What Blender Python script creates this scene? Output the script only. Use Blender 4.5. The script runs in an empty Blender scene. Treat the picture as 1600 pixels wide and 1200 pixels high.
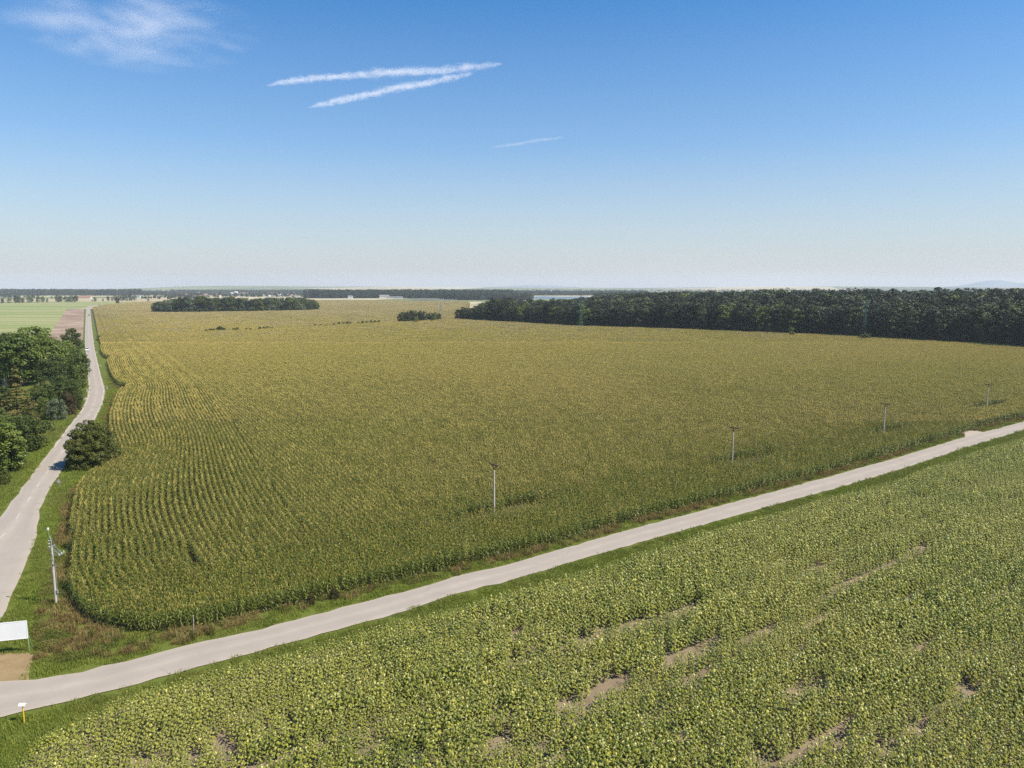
import bpy, math, random
import numpy as np
from mathutils import Vector

# ------------------------------------------------------------------ camera, sky, sun, exposure
S = bpy.context.scene
COL = S.collection
R = math.radians
CAM_H, FPX, HOR = 32.0, 1150.0, 449.0
PITCH = math.atan((600.0 - HOR) / FPX)
cam_d = bpy.data.cameras.new('camera')
cam_d.sensor_width = 36.0
cam_d.lens = 36.0 * FPX / 1600.0
cam_d.clip_start, cam_d.clip_end = 0.5, 200000.0
cam = bpy.data.objects.new('camera', cam_d)
cam.location = (0, 0, CAM_H)
cam.rotation_euler = (math.pi / 2 - PITCH, 0, 0)
COL.objects.link(cam)
S.camera = cam

SUN_EL, SUN_AZ = 52.0, 106.0          # azimuth clockwise from the view direction (+Y)
W = bpy.data.worlds.new('World')
S.world = W
W.use_nodes = True
wn = W.node_tree
bg = wn.nodes['Background']
sky = wn.nodes.new('ShaderNodeTexSky')
sky.sky_type = 'NISHITA'
sky.sun_disc = False
sky.sun_elevation = R(SUN_EL)
sky.sun_rotation = R(SUN_AZ)
sky.altitude = 100
sky.air_density, sky.dust_density, sky.ozone_density = 1.0, 0.3, 3.0
hsv = wn.nodes.new('ShaderNodeHueSaturation')
hsv.inputs['Saturation'].default_value = 1.34
wn.links.new(sky.outputs[0], hsv.inputs['Color'])
tint = wn.nodes.new('ShaderNodeMix'); tint.data_type = 'RGBA'; tint.blend_type = 'MULTIPLY'
tint.inputs[0].default_value = 1.0
tint.inputs[7].default_value = (0.86, 1.09, 1.16, 1)
wn.links.new(hsv.outputs[0], tint.inputs[6])
# pale dusty band of a summer horizon, the same all the way round
wtc = wn.nodes.new('ShaderNodeTexCoord'); wsx = wn.nodes.new('ShaderNodeSeparateXYZ')
wn.links.new(wtc.outputs['Generated'], wsx.inputs[0])
wrp = wn.nodes.new('ShaderNodeValToRGB')
wrp.color_ramp.elements.new(0.5); wrp.color_ramp.elements.new(0.6)
for i, (p, v) in enumerate(((0.0, 0.95), (0.08, 0.62), (0.18, 0.24), (0.36, 0.0))):
    e = wrp.color_ramp.elements[i]
    e.position = p; e.color = (v, v, v, 1)
wn.links.new(wsx.outputs['Z'], wrp.inputs[0])
wmx = wn.nodes.new('ShaderNodeMix'); wmx.data_type = 'RGBA'
wn.links.new(wrp.outputs[0], wmx.inputs[0]); wn.links.new(tint.outputs[2], wmx.inputs[6])
wmx.inputs[7].default_value = (4.5, 4.4, 4.65, 1)
wn.links.new(wmx.outputs[2], bg.inputs['Color'])
bg.inputs['Strength'].default_value = 0.089

sun_d = bpy.data.lights.new('sun', 'SUN')
sun_d.energy = 5.0
sun_d.angle = R(0.55)
sun_d.color = (1.0, 0.925, 0.79)
sun = bpy.data.objects.new('sun', sun_d)
sdir = Vector((math.sin(R(SUN_AZ)) * math.cos(R(SUN_EL)), math.cos(R(SUN_AZ)) * math.cos(R(SUN_EL)), math.sin(R(SUN_EL))))
sun.rotation_euler = sdir.to_track_quat('Z', 'Y').to_euler()
sun.location = (60, 0, 90)
COL.objects.link(sun)

S.view_settings.view_transform = 'Standard'
S.view_settings.look = 'None'
S.view_settings.exposure = 0.62
S.view_settings.gamma = 1.0
S.view_settings.use_curve_mapping = False
S.render.engine = 'CYCLES'
S.render.filter_size = 1.15
S.cycles.use_denoising = False
S.cycles.use_adaptive_sampling = False
S.cycles.max_bounces = 6
S.cycles.diffuse_bounces = 3
S.cycles.transmission_bounces = 4
S.cycles.transparent_max_bounces = 16
S.cycles.volume_bounces = 3
S.cycles.volume_max_steps = 256
HAZE_DENSITY = 0.85e-4

# ------------------------------------------------------------------ helpers
rng = np.random.default_rng(7)
random.seed(7)
cp, sp = math.cos(PITCH), math.sin(PITCH)


def ray(px, py):
    u = (np.asarray(px, float) - 800) / FPX
    v = (600 - np.asarray(py, float)) / FPX
    return np.stack([u, cp + v * sp, -sp + v * cp], -1)


def G(px, py, z=0.0):
    """world XY of the place that shows at a photograph pixel, on the level z"""
    d = ray(px, py)
    t = (z - CAM_H) / d[..., 2]
    return np.stack([d[..., 0] * t, d[..., 1] * t], -1)


def GL(pts, z=0.0):
    p = np.array(pts, float)
    return G(p[:, 0], p[:, 1], z)


def zat(xy, py):
    """height at which the place xy shows at pixel row py"""
    v = (600 - py) / FPX
    return CAM_H + xy[1] * (-sp + v * cp) / (cp + v * sp)


def mesh_np(name, V, F, mi=None, mats=(), smooth=False, uv=None):
    """F: (n,k) array or list of arrays of faces with the same k each"""
    V = np.asarray(V, np.float32)
    Fs = F if isinstance(F, list) else [F]
    Fs = [np.asarray(f, np.int32) for f in Fs if len(f)]
    me = bpy.data.meshes.new(name)
    me.vertices.add(len(V))
    me.vertices.foreach_set('co', V.ravel())
    loops = np.concatenate([f.ravel() for f in Fs])
    tot = np.concatenate([np.full(len(f), f.shape[1], np.int32) for f in Fs])
    start = np.concatenate([[0], np.cumsum(tot)[:-1]]).astype(np.int32)
    me.loops.add(len(loops))
    me.loops.foreach_set('vertex_index', loops)
    me.polygons.add(len(tot))
    me.polygons.foreach_set('loop_start', start)
    me.polygons.foreach_set('loop_total', tot)
    if mi is not None:
        me.polygons.foreach_set('material_index', np.asarray(mi, np.int32))
    for m in mats:
        me.materials.append(m)
    if uv is not None:
        l = me.uv_layers.new(name='UVMap')
        l.data.foreach_set('uv', np.asarray(uv, np.float32)[loops].ravel())
    me.update(calc_edges=True)
    me.polygons.foreach_set('use_smooth', np.full(len(tot), bool(smooth)))
    return me


class MB:
    """collects shapes into one mesh"""
    def __init__(s):
        s.V, s.F, s.M, s.n = [], {3: [], 4: []}, {3: [], 4: []}, 0

    def add(s, v, f, m=0):
        v = np.asarray(v, float); f = np.asarray(f, int)
        s.V.append(v)
        k = f.shape[1]
        s.F[k].append(f + s.n); s.M[k].append(np.full(len(f), m))
        s.n += len(v)

    def box(s, c, size, m=0, rz=0.0):
        x, y, z = [q / 2 for q in size]
        v = np.array([(i, j, k) for k in (-z, z) for j in (-y, y) for i in (-x, x)], float)
        if rz:
            a, b = math.cos(rz), math.sin(rz)
            v = np.c_[v[:, 0] * a - v[:, 1] * b, v[:, 0] * b + v[:, 1] * a, v[:, 2]]
        s.add(v + np.array(c), [(0, 2, 3, 1), (4, 5, 7, 6), (0, 1, 5, 4), (2, 6, 7, 3), (0, 4, 6, 2), (1, 3, 7, 5)], m)

    def tube(s, pts, rad, n=6, m=0, cap=True):
        pts = np.array(pts, float)
        rad = np.broadcast_to(np.asarray(rad, float), (len(pts),))
        V = []
        for i, p in enumerate(pts):
            t = pts[min(i + 1, len(pts) - 1)] - pts[max(i - 1, 0)]
            t = t / (np.linalg.norm(t) + 1e-9)
            a = np.cross(t, (0, 0, 1.0) if abs(t[2]) < 0.9 else (1.0, 0, 0)); a /= np.linalg.norm(a)
            b = np.cross(t, a)
            an = np.arange(n) * 2 * math.pi / n
            V.append(p + rad[i] * (np.cos(an)[:, None] * a + np.sin(an)[:, None] * b))
        V = np.concatenate(V)
        F = [(i * n + j, i * n + (j + 1) % n, (i + 1) * n + (j + 1) % n, (i + 1) * n + j) for i in range(len(pts) - 1) for j in range(n)]
        s.add(V, F, m)
        if cap:
            k = (len(pts) - 1) * n
            tip = np.concatenate([V[k:k + n], [pts[-1]]])
            s.add(tip, [(j, (j + 1) % n, n) for j in range(n)], m)
            tip = np.concatenate([V[:n], [pts[0]]])
            s.add(tip, [((j + 1) % n, j, n) for j in range(n)], m)

    def mesh(s, name, mats, smooth=False):
        V = np.concatenate(s.V)
        F, M = [], []
        for k in (3, 4):
            if s.F[k]:
                F.append(np.concatenate(s.F[k])); M.append(np.concatenate(s.M[k]))
        return mesh_np(name, V, F, np.concatenate(M), mats if isinstance(mats, (list, tuple)) else [mats], smooth)

    def obj(s, name, mats, parent=None, smooth=False):
        return link(name, s.mesh(name, mats, smooth), parent)


def link(name, me, parent=None, loc=None):
    o = bpy.data.objects.new(name, me)
    COL.objects.link(o)
    if parent is not None:
        o.parent = parent
    if loc is not None:
        o.location = loc
    return o


def tag(o, label=None, cat=None, group=None, kind=None):
    if label: o['label'] = label
    if cat: o['category'] = cat
    if group: o['group'] = group
    if kind: o['kind'] = kind
    return o


def thing(name, loc, label, cat, group=None, rz=0.0):
    o = bpy.data.objects.new(name, None)
    o.empty_display_size = 0.5
    COL.objects.link(o)
    o.location = loc; o.rotation_euler = (0, 0, rz)
    return tag(o, label, cat, group)


def copy_tree(root, label=None, loc=None, rz=None, scale=None):
    c = root.copy(); COL.objects.link(c)
    if label: c['label'] = label
    if loc is not None: c.location = loc
    if rz is not None: c.rotation_euler = (0, 0, rz)
    if scale is not None: c.scale = scale
    for ch in list(root.children):
        d = ch.copy(); COL.objects.link(d); d.parent = c
        for g in list(ch.children):
            e = g.copy(); COL.objects.link(e); e.parent = d
    return c


# ------------------------------------------------------------------ materials
def new_mat(name):
    m = bpy.data.materials.new(name)
    m.use_nodes = True
    t = m.node_tree
    t.nodes.clear()
    return m, t, t.nodes.new('ShaderNodeOutputMaterial')


def N(t, kind, **kw):
    n = t.nodes.new(kind)
    for k, v in kw.items():
        setattr(n, k, v)
    return n


def ramp(t, fac, stops):
    r = N(t, 'ShaderNodeValToRGB')
    els = r.color_ramp.elements
    while len(els) < len(stops):
        els.new(0.5)
    for e, (p, c) in zip(els, stops):
        e.position = p
        e.color = (*c, 1)
    t.links.new(fac, r.inputs[0])
    return r.outputs[0]


def noise(t, scale, detail=4, rough=0.55, vec=None, dist=0.0):
    n = N(t, 'ShaderNodeTexNoise')
    n.inputs['Scale'].default_value = scale
    n.inputs['Detail'].default_value = detail
    n.inputs['Roughness'].default_value = rough
    n.inputs['Distortion'].default_value = dist
    if vec is None:
        g = N(t, 'ShaderNodeNewGeometry')
        vec = g.outputs['Position']
    t.links.new(vec, n.inputs['Vector'])
    return n.outputs['Fac']


def mixc(t, fac, a, b, blend='MIX'):
    m = N(t, 'ShaderNodeMix', data_type='RGBA', blend_type=blend)
    for sock, v in ((m.inputs[0], fac), (m.inputs[6], a), (m.inputs[7], b)):
        if isinstance(v, (int, float)):
            sock.default_value = v
        elif isinstance(v, tuple):
            sock.default_value = (*v, 1)
        else:
            t.links.new(v, sock)
    return m.outputs[2]


def math_(t, op, a, b=0.0, clamp=False):
    m = N(t, 'ShaderNodeMath', operation=op, use_clamp=clamp)
    for sock, v in ((m.inputs[0], a), (m.inputs[1], b)):
        if isinstance(v, (int, float)):
            sock.default_value = v
        else:
            t.links.new(v, sock)
    return m.outputs[0]


def finish(t, out, color, rough=0.8, spec=0.3, bump=None, bump_d=0.1, trans=0.0, metal=0.0):
    p = N(t, 'ShaderNodeBsdfPrincipled')
    if isinstance(color, tuple):
        p.inputs['Base Color'].default_value = (*color, 1)
    else:
        t.links.new(color, p.inputs['Base Color'])
    p.inputs['Roughness'].default_value = rough
    p.inputs['Specular IOR Level'].default_value = spec
    p.inputs['Metallic'].default_value = metal
    if bump is not None:
        b = N(t, 'ShaderNodeBump')
        b.inputs['Strength'].default_value = 1.0
        b.inputs['Distance'].default_value = bump_d
        t.links.new(bump, b.inputs['Height'])
        t.links.new(b.outputs[0], p.inputs['Normal'])
    if trans > 0:
        tr = N(t, 'ShaderNodeBsdfTranslucent')
        if isinstance(color, tuple):
            tr.inputs[0].default_value = (*color, 1)
        else:
            t.links.new(color, tr.inputs[0])
        mx = N(t, 'ShaderNodeMixShader')
        mx.inputs[0].default_value = trans
        t.links.new(p.outputs[0], mx.inputs[1]); t.links.new(tr.outputs[0], mx.inputs[2])
        t.links.new(mx.outputs[0], out.inputs[0])
    else:
        t.links.new(p.outputs[0], out.inputs[0])


def leaf_mat(name, stops, scale=0.4, trans=0.25, rough=0.55, spec=0.25, obj_amt=0.5, big=None, big_scale=0.012):
    """leaf colour: local noise plus a per-plant random, optional slow drift across the field"""
    m, t, o = new_mat(name)
    f = noise(t, scale, 3)
    info = N(t, 'ShaderNodeObjectInfo')
    a = math_(t, 'MULTIPLY', f, 1.0 - obj_amt)
    b = math_(t, 'MULTIPLY', info.outputs['Random'], obj_amt)
    c = ramp(t, math_(t, 'ADD', a, b), stops)
    if big is not None:
        g = N(t, 'ShaderNodeNewGeometry')
        bf = noise(t, big_scale, 5, 0.6)
        c = mixc(t, ramp(t, bf, [(0.38, (0, 0, 0)), (0.64, (1, 1, 1))]), c, mixc(t, 0.55, c, big))
    finish(t, o, c, rough, spec, trans=trans)
    return m


def plain_mat(name, color, rough=0.7, spec=0.3, var=0.12, scale=3.0, metal=0.0):
    m, t, o = new_mat(name)
    f = noise(t, scale, 4)
    dk = tuple(c * (1 - var) for c in color); lt = tuple(min(1, c * (1 + var)) for c in color)
    finish(t, o, ramp(t, f, [(0.3, dk), (0.7, lt)]), rough, spec, metal=metal)
    return m


M = {}
# corn
M['corn_leaf'] = leaf_mat('corn_leaf', [(0.2, (0.075, 0.105, 0.010)), (0.55, (0.13, 0.155, 0.017)), (0.85, (0.215, 0.205, 0.034))],
                          0.6, 0.18, 0.45, 0.4, 0.22, (0.30, 0.235, 0.06), 0.007)
M['corn_tassel_green'] = leaf_mat('corn_tassel_fresh', [(0.2, (0.24, 0.215, 0.042)), (0.6, (0.36, 0.30, 0.068)), (0.9, (0.52, 0.42, 0.12))], 0.5, 0.2, 0.8, 0.1, 0.22)
M['corn_leaf_green'] = leaf_mat('corn_leaf_fresh', [(0.2, (0.075, 0.105, 0.010)), (0.55, (0.135, 0.16, 0.017)), (0.85, (0.215, 0.215, 0.034))], 0.6, 0.18, 0.45, 0.4, 0.22)
M['corn_tassel_far'] = leaf_mat('corn_tassel_far', [(0.2, (0.40, 0.32, 0.115)), (0.6, (0.55, 0.45, 0.185)), (0.9, (0.67, 0.56, 0.27))], 0.5, 0.2, 0.8, 0.1, 0.5, (0.66, 0.50, 0.24), 0.006)
M['corn_tassel_ripe'] = leaf_mat('corn_tassel_ripe', [(0.2, (0.45, 0.365, 0.09)), (0.6, (0.60, 0.49, 0.14)), (0.9, (0.70, 0.585, 0.20))], 0.5, 0.2, 0.8, 0.1, 0.22, (0.66, 0.50, 0.17), 0.006)
M['corn_stalk'] = plain_mat('corn_stalk', (0.12, 0.13, 0.04))
M['corn_tassel'] = leaf_mat('corn_tassel', [(0.2, (0.33, 0.275, 0.06)), (0.6, (0.45, 0.37, 0.092)), (0.9, (0.57, 0.47, 0.135))],
                            0.5, 0.2, 0.8, 0.1, 0.22, (0.56, 0.42, 0.16), 0.007)
# sunflower
M['sun_leaf'] = leaf_mat('sunflower_leaf', [(0.15, (0.062, 0.095, 0.010)), (0.55, (0.165, 0.192, 0.018)), (0.85, (0.37, 0.365, 0.042))],
                         0.9, 0.15, 0.5, 0.4, 0.55, (0.30, 0.285, 0.055), 0.05)
M['sun_stalk'] = plain_mat('sunflower_stalk', (0.13, 0.17, 0.06))
M['sun_head'] = leaf_mat('sunflower_head', [(0.2, (0.38, 0.40, 0.12)), (0.6, (0.56, 0.55, 0.20)), (0.95, (0.74, 0.69, 0.32))], 1.5, 0.15, 0.7, 0.1, 0.6)
M['sun_petal'] = leaf_mat('sunflower_petal', [(0.1, (0.62, 0.42, 0.03)), (0.6, (0.72, 0.58, 0.06)), (0.95, (0.7, 0.6, 0.2))], 1.5, 0.3, 0.7, 0.1, 0.6)
# grass and weeds
M['grass_blade'] = leaf_mat('grass_blade', [(0.2, (0.14, 0.20, 0.024)), (0.55, (0.225, 0.285, 0.04)), (0.9, (0.32, 0.325, 0.065))], 0.5, 0.35, 0.6, 0.2, 0.5,
                            (0.22, 0.20, 0.06), 0.06)
M['weed_brown'] = leaf_mat('brown_weed', [(0.2, (0.15, 0.105, 0.04)), (0.5, (0.25, 0.185, 0.07)), (0.85, (0.27, 0.24, 0.085))], 0.6, 0.2, 0.8, 0.1, 0.6)
M['weed_green'] = leaf_mat('green_weed', [(0.2, (0.075, 0.10, 0.018)), (0.55, (0.14, 0.155, 0.03)), (0.9, (0.22, 0.18, 0.05))], 0.6, 0.25, 0.7, 0.2, 0.6)
# tree leaves
M['leaf_mid'] = leaf_mat('leaf_mid', [(0.2, (0.04, 0.06, 0.012)), (0.5, (0.08, 0.108, 0.020)), (0.75, (0.16, 0.185, 0.036))], 0.35, 0.2, 0.55, 0.25, 0.45)
M['leaf_bright'] = leaf_mat('leaf_bright', [(0.2, (0.065, 0.10, 0.014)), (0.5, (0.115, 0.16, 0.024)), (0.8, (0.19, 0.22, 0.04))], 0.35, 0.25, 0.5, 0.3, 0.4)
M['leaf_dark'] = leaf_mat('leaf_dark', [(0.2, (0.014, 0.022, 0.007)), (0.45, (0.025, 0.036, 0.011)), (0.65, (0.042, 0.056, 0.019)), (0.78, (0.07, 0.088, 0.033)), (0.86, (0.13, 0.165, 0.03))], 0.10, 0.12, 0.6, 0.25, 0.75)
M['leaf_silver'] = leaf_mat('leaf_silver', [(0.2, (0.07, 0.10, 0.05)), (0.5, (0.135, 0.17, 0.09)), (0.8, (0.24, 0.27, 0.16))], 0.3, 0.15, 0.6, 0.2, 0.5)
M['leaf_olive'] = leaf_mat('leaf_olive', [(0.2, (0.055, 0.07, 0.012)), (0.5, (0.10, 0.11, 0.02)), (0.8, (0.175, 0.165, 0.035))], 0.4, 0.2, 0.55, 0.25, 0.4)
M['leaf_conifer'] = leaf_mat('leaf_conifer', [(0.25, (0.03, 0.042, 0.012)), (0.5, (0.075, 0.078, 0.02)), (0.75, (0.16, 0.125, 0.04))], 0.5, 0.08, 0.7, 0.15, 0.3)
M['leaf_blue'] = leaf_mat('leaf_blue_spruce', [(0.2, (0.06, 0.085, 0.085)), (0.6, (0.11, 0.14, 0.13)), (0.9, (0.2, 0.22, 0.2))], 0.5, 0.05, 0.7, 0.15, 0.3)
M['leaf_red'] = leaf_mat('leaf_red', [(0.42, (0.055, 0.06, 0.02)), (0.55, (0.085, 0.06, 0.025)), (0.75, (0.14, 0.075, 0.035))], 0.9, 0.2, 0.6, 0.2, 0.1)
M['leaf_dry'] = leaf_mat('leaf_dry', [(0.25, (0.12, 0.085, 0.06)), (0.6, (0.2, 0.15, 0.11)), (0.9, (0.24, 0.2, 0.15))], 0.5, 0.1, 0.8, 0.1, 0.3)
M['leaf_far'] = leaf_mat('leaf_far', [(0.2, (0.018, 0.032, 0.016)), (0.5, (0.032, 0.048, 0.022)), (0.8, (0.06, 0.075, 0.035))], 0.02, 0.1, 0.7, 0.1, 0.6)
M['bark'] = plain_mat('bark', (0.11, 0.085, 0.06), 0.9, 0.1, 0.35, 4.0)
# hard things
M['concrete'] = plain_mat('concrete', (0.47, 0.41, 0.34), 0.85, 0.2, 0.12, 2.0)
M['rust_steel'] = plain_mat('rust_steel', (0.075, 0.045, 0.035), 0.7, 0.3, 0.3, 6.0)
M['porcelain'] = plain_mat('porcelain', (0.16, 0.09, 0.06), 0.25, 0.5, 0.1)
M['white_porcelain'] = plain_mat('white_porcelain', (0.55, 0.55, 0.53), 0.4, 0.4, 0.04)
M['galvanised'] = plain_mat('galvanised_steel', (0.30, 0.31, 0.31), 0.5, 0.5, 0.12, 5.0, 0.3)
M['green_steel'] = plain_mat('green_steel', (0.07, 0.17, 0.12), 0.5, 0.4, 0.2, 2.0)
M['white_paint'] = plain_mat('white_paint', (0.82, 0.82, 0.81), 0.9, 0.08, 0.03, 1.2)
M['yellow_paint'] = plain_mat('yellow_paint', (0.70, 0.46, 0.03), 0.5, 0.4, 0.08, 4.0)
M['green_paint'] = plain_mat('green_paint', (0.22, 0.34, 0.16), 0.5, 0.4, 0.1, 4.0)
M['red_paint'] = plain_mat('red_paint', (0.55, 0.05, 0.04), 0.5, 0.4, 0.1, 4.0)
M['black_plastic'] = plain_mat('black_plastic', (0.02, 0.02, 0.02), 0.5, 0.4, 0.1)
M['render_cream'] = plain_mat('render_cream', (0.62, 0.57, 0.48), 0.85, 0.2, 0.08, 0.8)
M['render_white'] = plain_mat('render_white', (0.62, 0.61, 0.59), 0.85, 0.2, 0.05, 0.8)
M['roof_red'] = plain_mat('roof_red', (0.30, 0.13, 0.085), 0.85, 0.2, 0.2, 1.0)
M['roof_grey'] = plain_mat('roof_grey', (0.24, 0.22, 0.21), 0.85, 0.2, 0.2, 1.0)
M['roof_white'] = plain_mat('roof_white', (0.6, 0.6, 0.61), 0.5, 0.3, 0.05, 1.0)
M['wood_grey'] = plain_mat('wood_grey', (0.36, 0.30, 0.23), 0.85, 0.2, 0.25, 5.0)
M['window_glass'] = plain_mat('window_glass', (0.02, 0.025, 0.03), 0.08, 0.6, 0.05)
M['car_white'] = plain_mat('car_white', (0.75, 0.75, 0.74), 0.25, 0.5, 0.02)
M['car_grey'] = plain_mat('car_grey', (0.12, 0.14, 0.17), 0.25, 0.5, 0.02)
M['rubber'] = plain_mat('rubber', (0.02, 0.02, 0.02), 0.85, 0.2, 0.1)
M['lamp_clear'] = plain_mat('lamp_clear', (0.7, 0.7, 0.68), 0.15, 0.5, 0.02)
M['lamp_red'] = plain_mat('lamp_red', (0.4, 0.02, 0.02), 0.2, 0.5, 0.02)


def soil_mat(name, stops, scale=0.6, rough=0.95, bump=0.06, fine=9.0):
    m, t, o = new_mat(name)
    f = noise(t, scale, 6, 0.6)
    g = noise(t, fine, 5, 0.65)
    c = ramp(t, math_(t, 'ADD', math_(t, 'MULTIPLY', f, 0.65), math_(t, 'MULTIPLY', g, 0.35)), stops)
    finish(t, o, c, rough, 0.15, g, bump)
    return m


M['soil'] = soil_mat('dry_soil', [(0.3, (0.14, 0.105, 0.065)), (0.55, (0.225, 0.175, 0.115)), (0.75, (0.31, 0.255, 0.17))])
M['corn_soil'] = soil_mat('corn_soil', [(0.3, (0.05, 0.045, 0.02)), (0.6, (0.09, 0.075, 0.035)), (0.8, (0.12, 0.10, 0.05))])
M['verge'] = soil_mat('verge_grass', [(0.25, (0.055, 0.072, 0.012)), (0.45, (0.092, 0.115, 0.018)), (0.62, (0.12, 0.14, 0.026)), (0.8, (0.19, 0.16, 0.05))], 0.25, 0.9, 0.08, 5.0)
M['dry_verge'] = soil_mat('dry_verge', [(0.3, (0.13, 0.105, 0.04)), (0.5, (0.22, 0.16, 0.08)), (0.7, (0.30, 0.22, 0.13))], 0.5, 0.95, 0.08, 5.0)
M['dirt'] = soil_mat('dirt_patch', [(0.3, (0.19, 0.13, 0.065)), (0.55, (0.265, 0.19, 0.10)), (0.8, (0.30, 0.25, 0.12))], 0.7, 0.95, 0.05, 7.0)
M['plough'] = soil_mat('ploughed_soil', [(0.38, (0.16, 0.11, 0.075)), (0.5, (0.26, 0.185, 0.135)), (0.62, (0.40, 0.315, 0.24))], 0.035, 0.95, 0.1, 0.5)


def banded_field_mat():
    m, t, o = new_mat('green_field')
    g = N(t, 'ShaderNodeNewGeometry')
    mp = N(t, 'ShaderNodeMapping')
    mp.inputs['Scale'].default_value = (0.0012, 0.014, 1)
    mp.inputs['Rotation'].default_value = (0, 0, R(-6))
    t.links.new(g.outputs['Position'], mp.inputs['Vector'])
    f = noise(t, 1.0, 3, 0.5, mp.outputs[0])
    c = ramp(t, f, [(0.34, (0.125, 0.19, 0.05)), (0.44, (0.19, 0.23, 0.075)), (0.5, (0.34, 0.29, 0.16)), (0.56, (0.155, 0.215, 0.06)), (0.66, (0.27, 0.26, 0.12))])
    h = noise(t, 0.25, 5, 0.65)
    c = mixc(t, 0.25, c, ramp(t, h, [(0.3, (0.13, 0.17, 0.05)), (0.7, (0.34, 0.34, 0.17))]))
    finish(t, o, c, 0.9, 0.1, noise(t, 2.0, 4), 0.1)
    return m


M['green_field'] = banded_field_mat()


def road_mat():
    m, t, o = new_mat('pale_asphalt')
    uvn = N(t, 'ShaderNodeUVMap'); uvn.uv_map = 'UVMap'
    sx = N(t, 'ShaderNodeSeparateXYZ'); t.links.new(uvn.outputs[0], sx.inputs[0])
    g = N(t, 'ShaderNodeNewGeometry')
    f = noise(t, 0.35, 5, 0.6)
    fine = noise(t, 14, 4, 0.7)
    c = ramp(t, f, [(0.3, (0.31, 0.26, 0.212)), (0.7, (0.38, 0.323, 0.268))])
    c = mixc(t, 0.22, c, ramp(t, fine, [(0.35, (0.22, 0.197, 0.17)), (0.65, (0.42, 0.382, 0.335))]))
    # worn wheel tracks: smoother, slightly darker polished bands along the lane
    wv = math_(t, 'ABSOLUTE', math_(t, 'SINE', math_(t, 'MULTIPLY', sx.outputs[0], 2 * math.pi)))
    mp = N(t, 'ShaderNodeMapping'); mp.inputs['Scale'].default_value = (9, 0.05, 1)
    t.links.new(uvn.outputs[0], mp.inputs['Vector'])
    st = noise(t, 1.0, 4, 0.6, mp.outputs[0])
    k = math_(t, 'MULTIPLY', math_(t, 'MULTIPLY', wv, st), 0.95)
    c = mixc(t, k, c, (0.255, 0.228, 0.196))
    # dusty edges
    e = math_(t, 'ABSOLUTE', math_(t, 'SUBTRACT', sx.outputs[0], 0.5))
    ed = ramp(t, math_(t, 'ADD', e, math_(t, 'MULTIPLY', math_(t, 'SUBTRACT', noise(t, 0.9, 4), 0.5), 0.12)), [(0.43, (0, 0, 0)), (0.5, (1, 1, 1))])
    c = mixc(t, math_(t, 'MULTIPLY', ed, 0.6), c, (0.35, 0.30, 0.23))
    # cracks and patches
    v = N(t, 'ShaderNodeTexVoronoi', feature='DISTANCE_TO_EDGE'); v.inputs['Scale'].default_value = 0.16
    nv = N(t, 'ShaderNodeTexNoise'); nv.inputs['Scale'].default_value = 0.5; nv.inputs['Detail'].default_value = 4
    t.links.new(g.outputs['Position'], nv.inputs['Vector'])
    vm = N(t, 'ShaderNodeVectorMath', operation='ADD'); t.links.new(g.outputs['Position'], vm.inputs[0]); t.links.new(nv.outputs['Color'], vm.inputs[1])
    t.links.new(vm.outputs[0], v.inputs['Vector'])
    cr = ramp(t, v.outputs['Distance'], [(0.0, (1, 1, 1)), (0.012, (0, 0, 0))])
    sparse = ramp(t, noise(t, 0.09, 3), [(0.52, (0, 0, 0)), (0.62, (1, 1, 1))])
    c = mixc(t, math_(t, 'MULTIPLY', math_(t, 'MULTIPLY', cr, sparse), 0.4), c, (0.13, 0.115, 0.10))
    finish(t, o, c, 0.9, 0.2, fine, 0.008)
    return m


M['road'] = road_mat()
M['road_paint'] = plain_mat('worn_road_paint', (0.43, 0.39, 0.345), 0.8, 0.2, 0.25, 2.5)
M['edge_paint'] = plain_mat('faded_edge_paint', (0.44, 0.40, 0.35), 0.8, 0.2, 0.2, 2.5)


def patchwork_mat(name, sx, sy, hill=False):
    m, t, o = new_mat(name)
    g = N(t, 'ShaderNodeNewGeometry')
    mp = N(t, 'ShaderNodeMapping')
    mp.inputs['Scale'].default_value = (sx, sy, 0.0)
    mp.inputs['Rotation'].default_value = (0, 0, R(8))
    t.links.new(g.outputs['Position'], mp.inputs['Vector'])
    v = N(t, 'ShaderNodeTexVoronoi'); v.inputs['Scale'].default_value = 1.0
    t.links.new(mp.outputs[0], v.inputs['Vector'])
    sp_ = N(t, 'ShaderNodeSeparateColor'); t.links.new(v.outputs['Color'], sp_.inputs[0])
    r = N(t, 'ShaderNodeValToRGB'); r.color_ramp.interpolation = 'CONSTANT'
    st = [(0.0, (0.40, 0.33, 0.20)), (0.25, (0.10, 0.14, 0.05)), (0.42, (0.50, 0.43, 0.29)), (0.6, (0.16, 0.19, 0.07)), (0.75, (0.055, 0.075, 0.035)), (0.88, (0.33, 0.29, 0.17))]
    els = r.color_ramp.elements
    while len(els) < len(st): els.new(0.5)
    for e, (p, c) in zip(els, st): e.position = p; e.color = (*c, 1)
    t.links.new(sp_.outputs[0], r.inputs[0])
    c = mixc(t, 0.3, r.outputs[0], ramp(t, noise(t, 0.004, 6, 0.65), [(0.35, (0.06, 0.08, 0.04)), (0.65, (0.42, 0.36, 0.22))]))
    finish(t, o, c, 0.95, 0.1)
    return m


M['ground'] = patchwork_mat('far_fields', 1 / 900.0, 1 / 420.0)
M['hill'] = patchwork_mat('hill_fields', 1 / 1100.0, 1 / 1500.0)


def water_mat():
    m, t, o = new_mat('lake_water')
    finish(t, o, (0.06, 0.09, 0.11), 0.25, 0.4, noise(t, 0.3, 3), 0.05)
    return m


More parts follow.
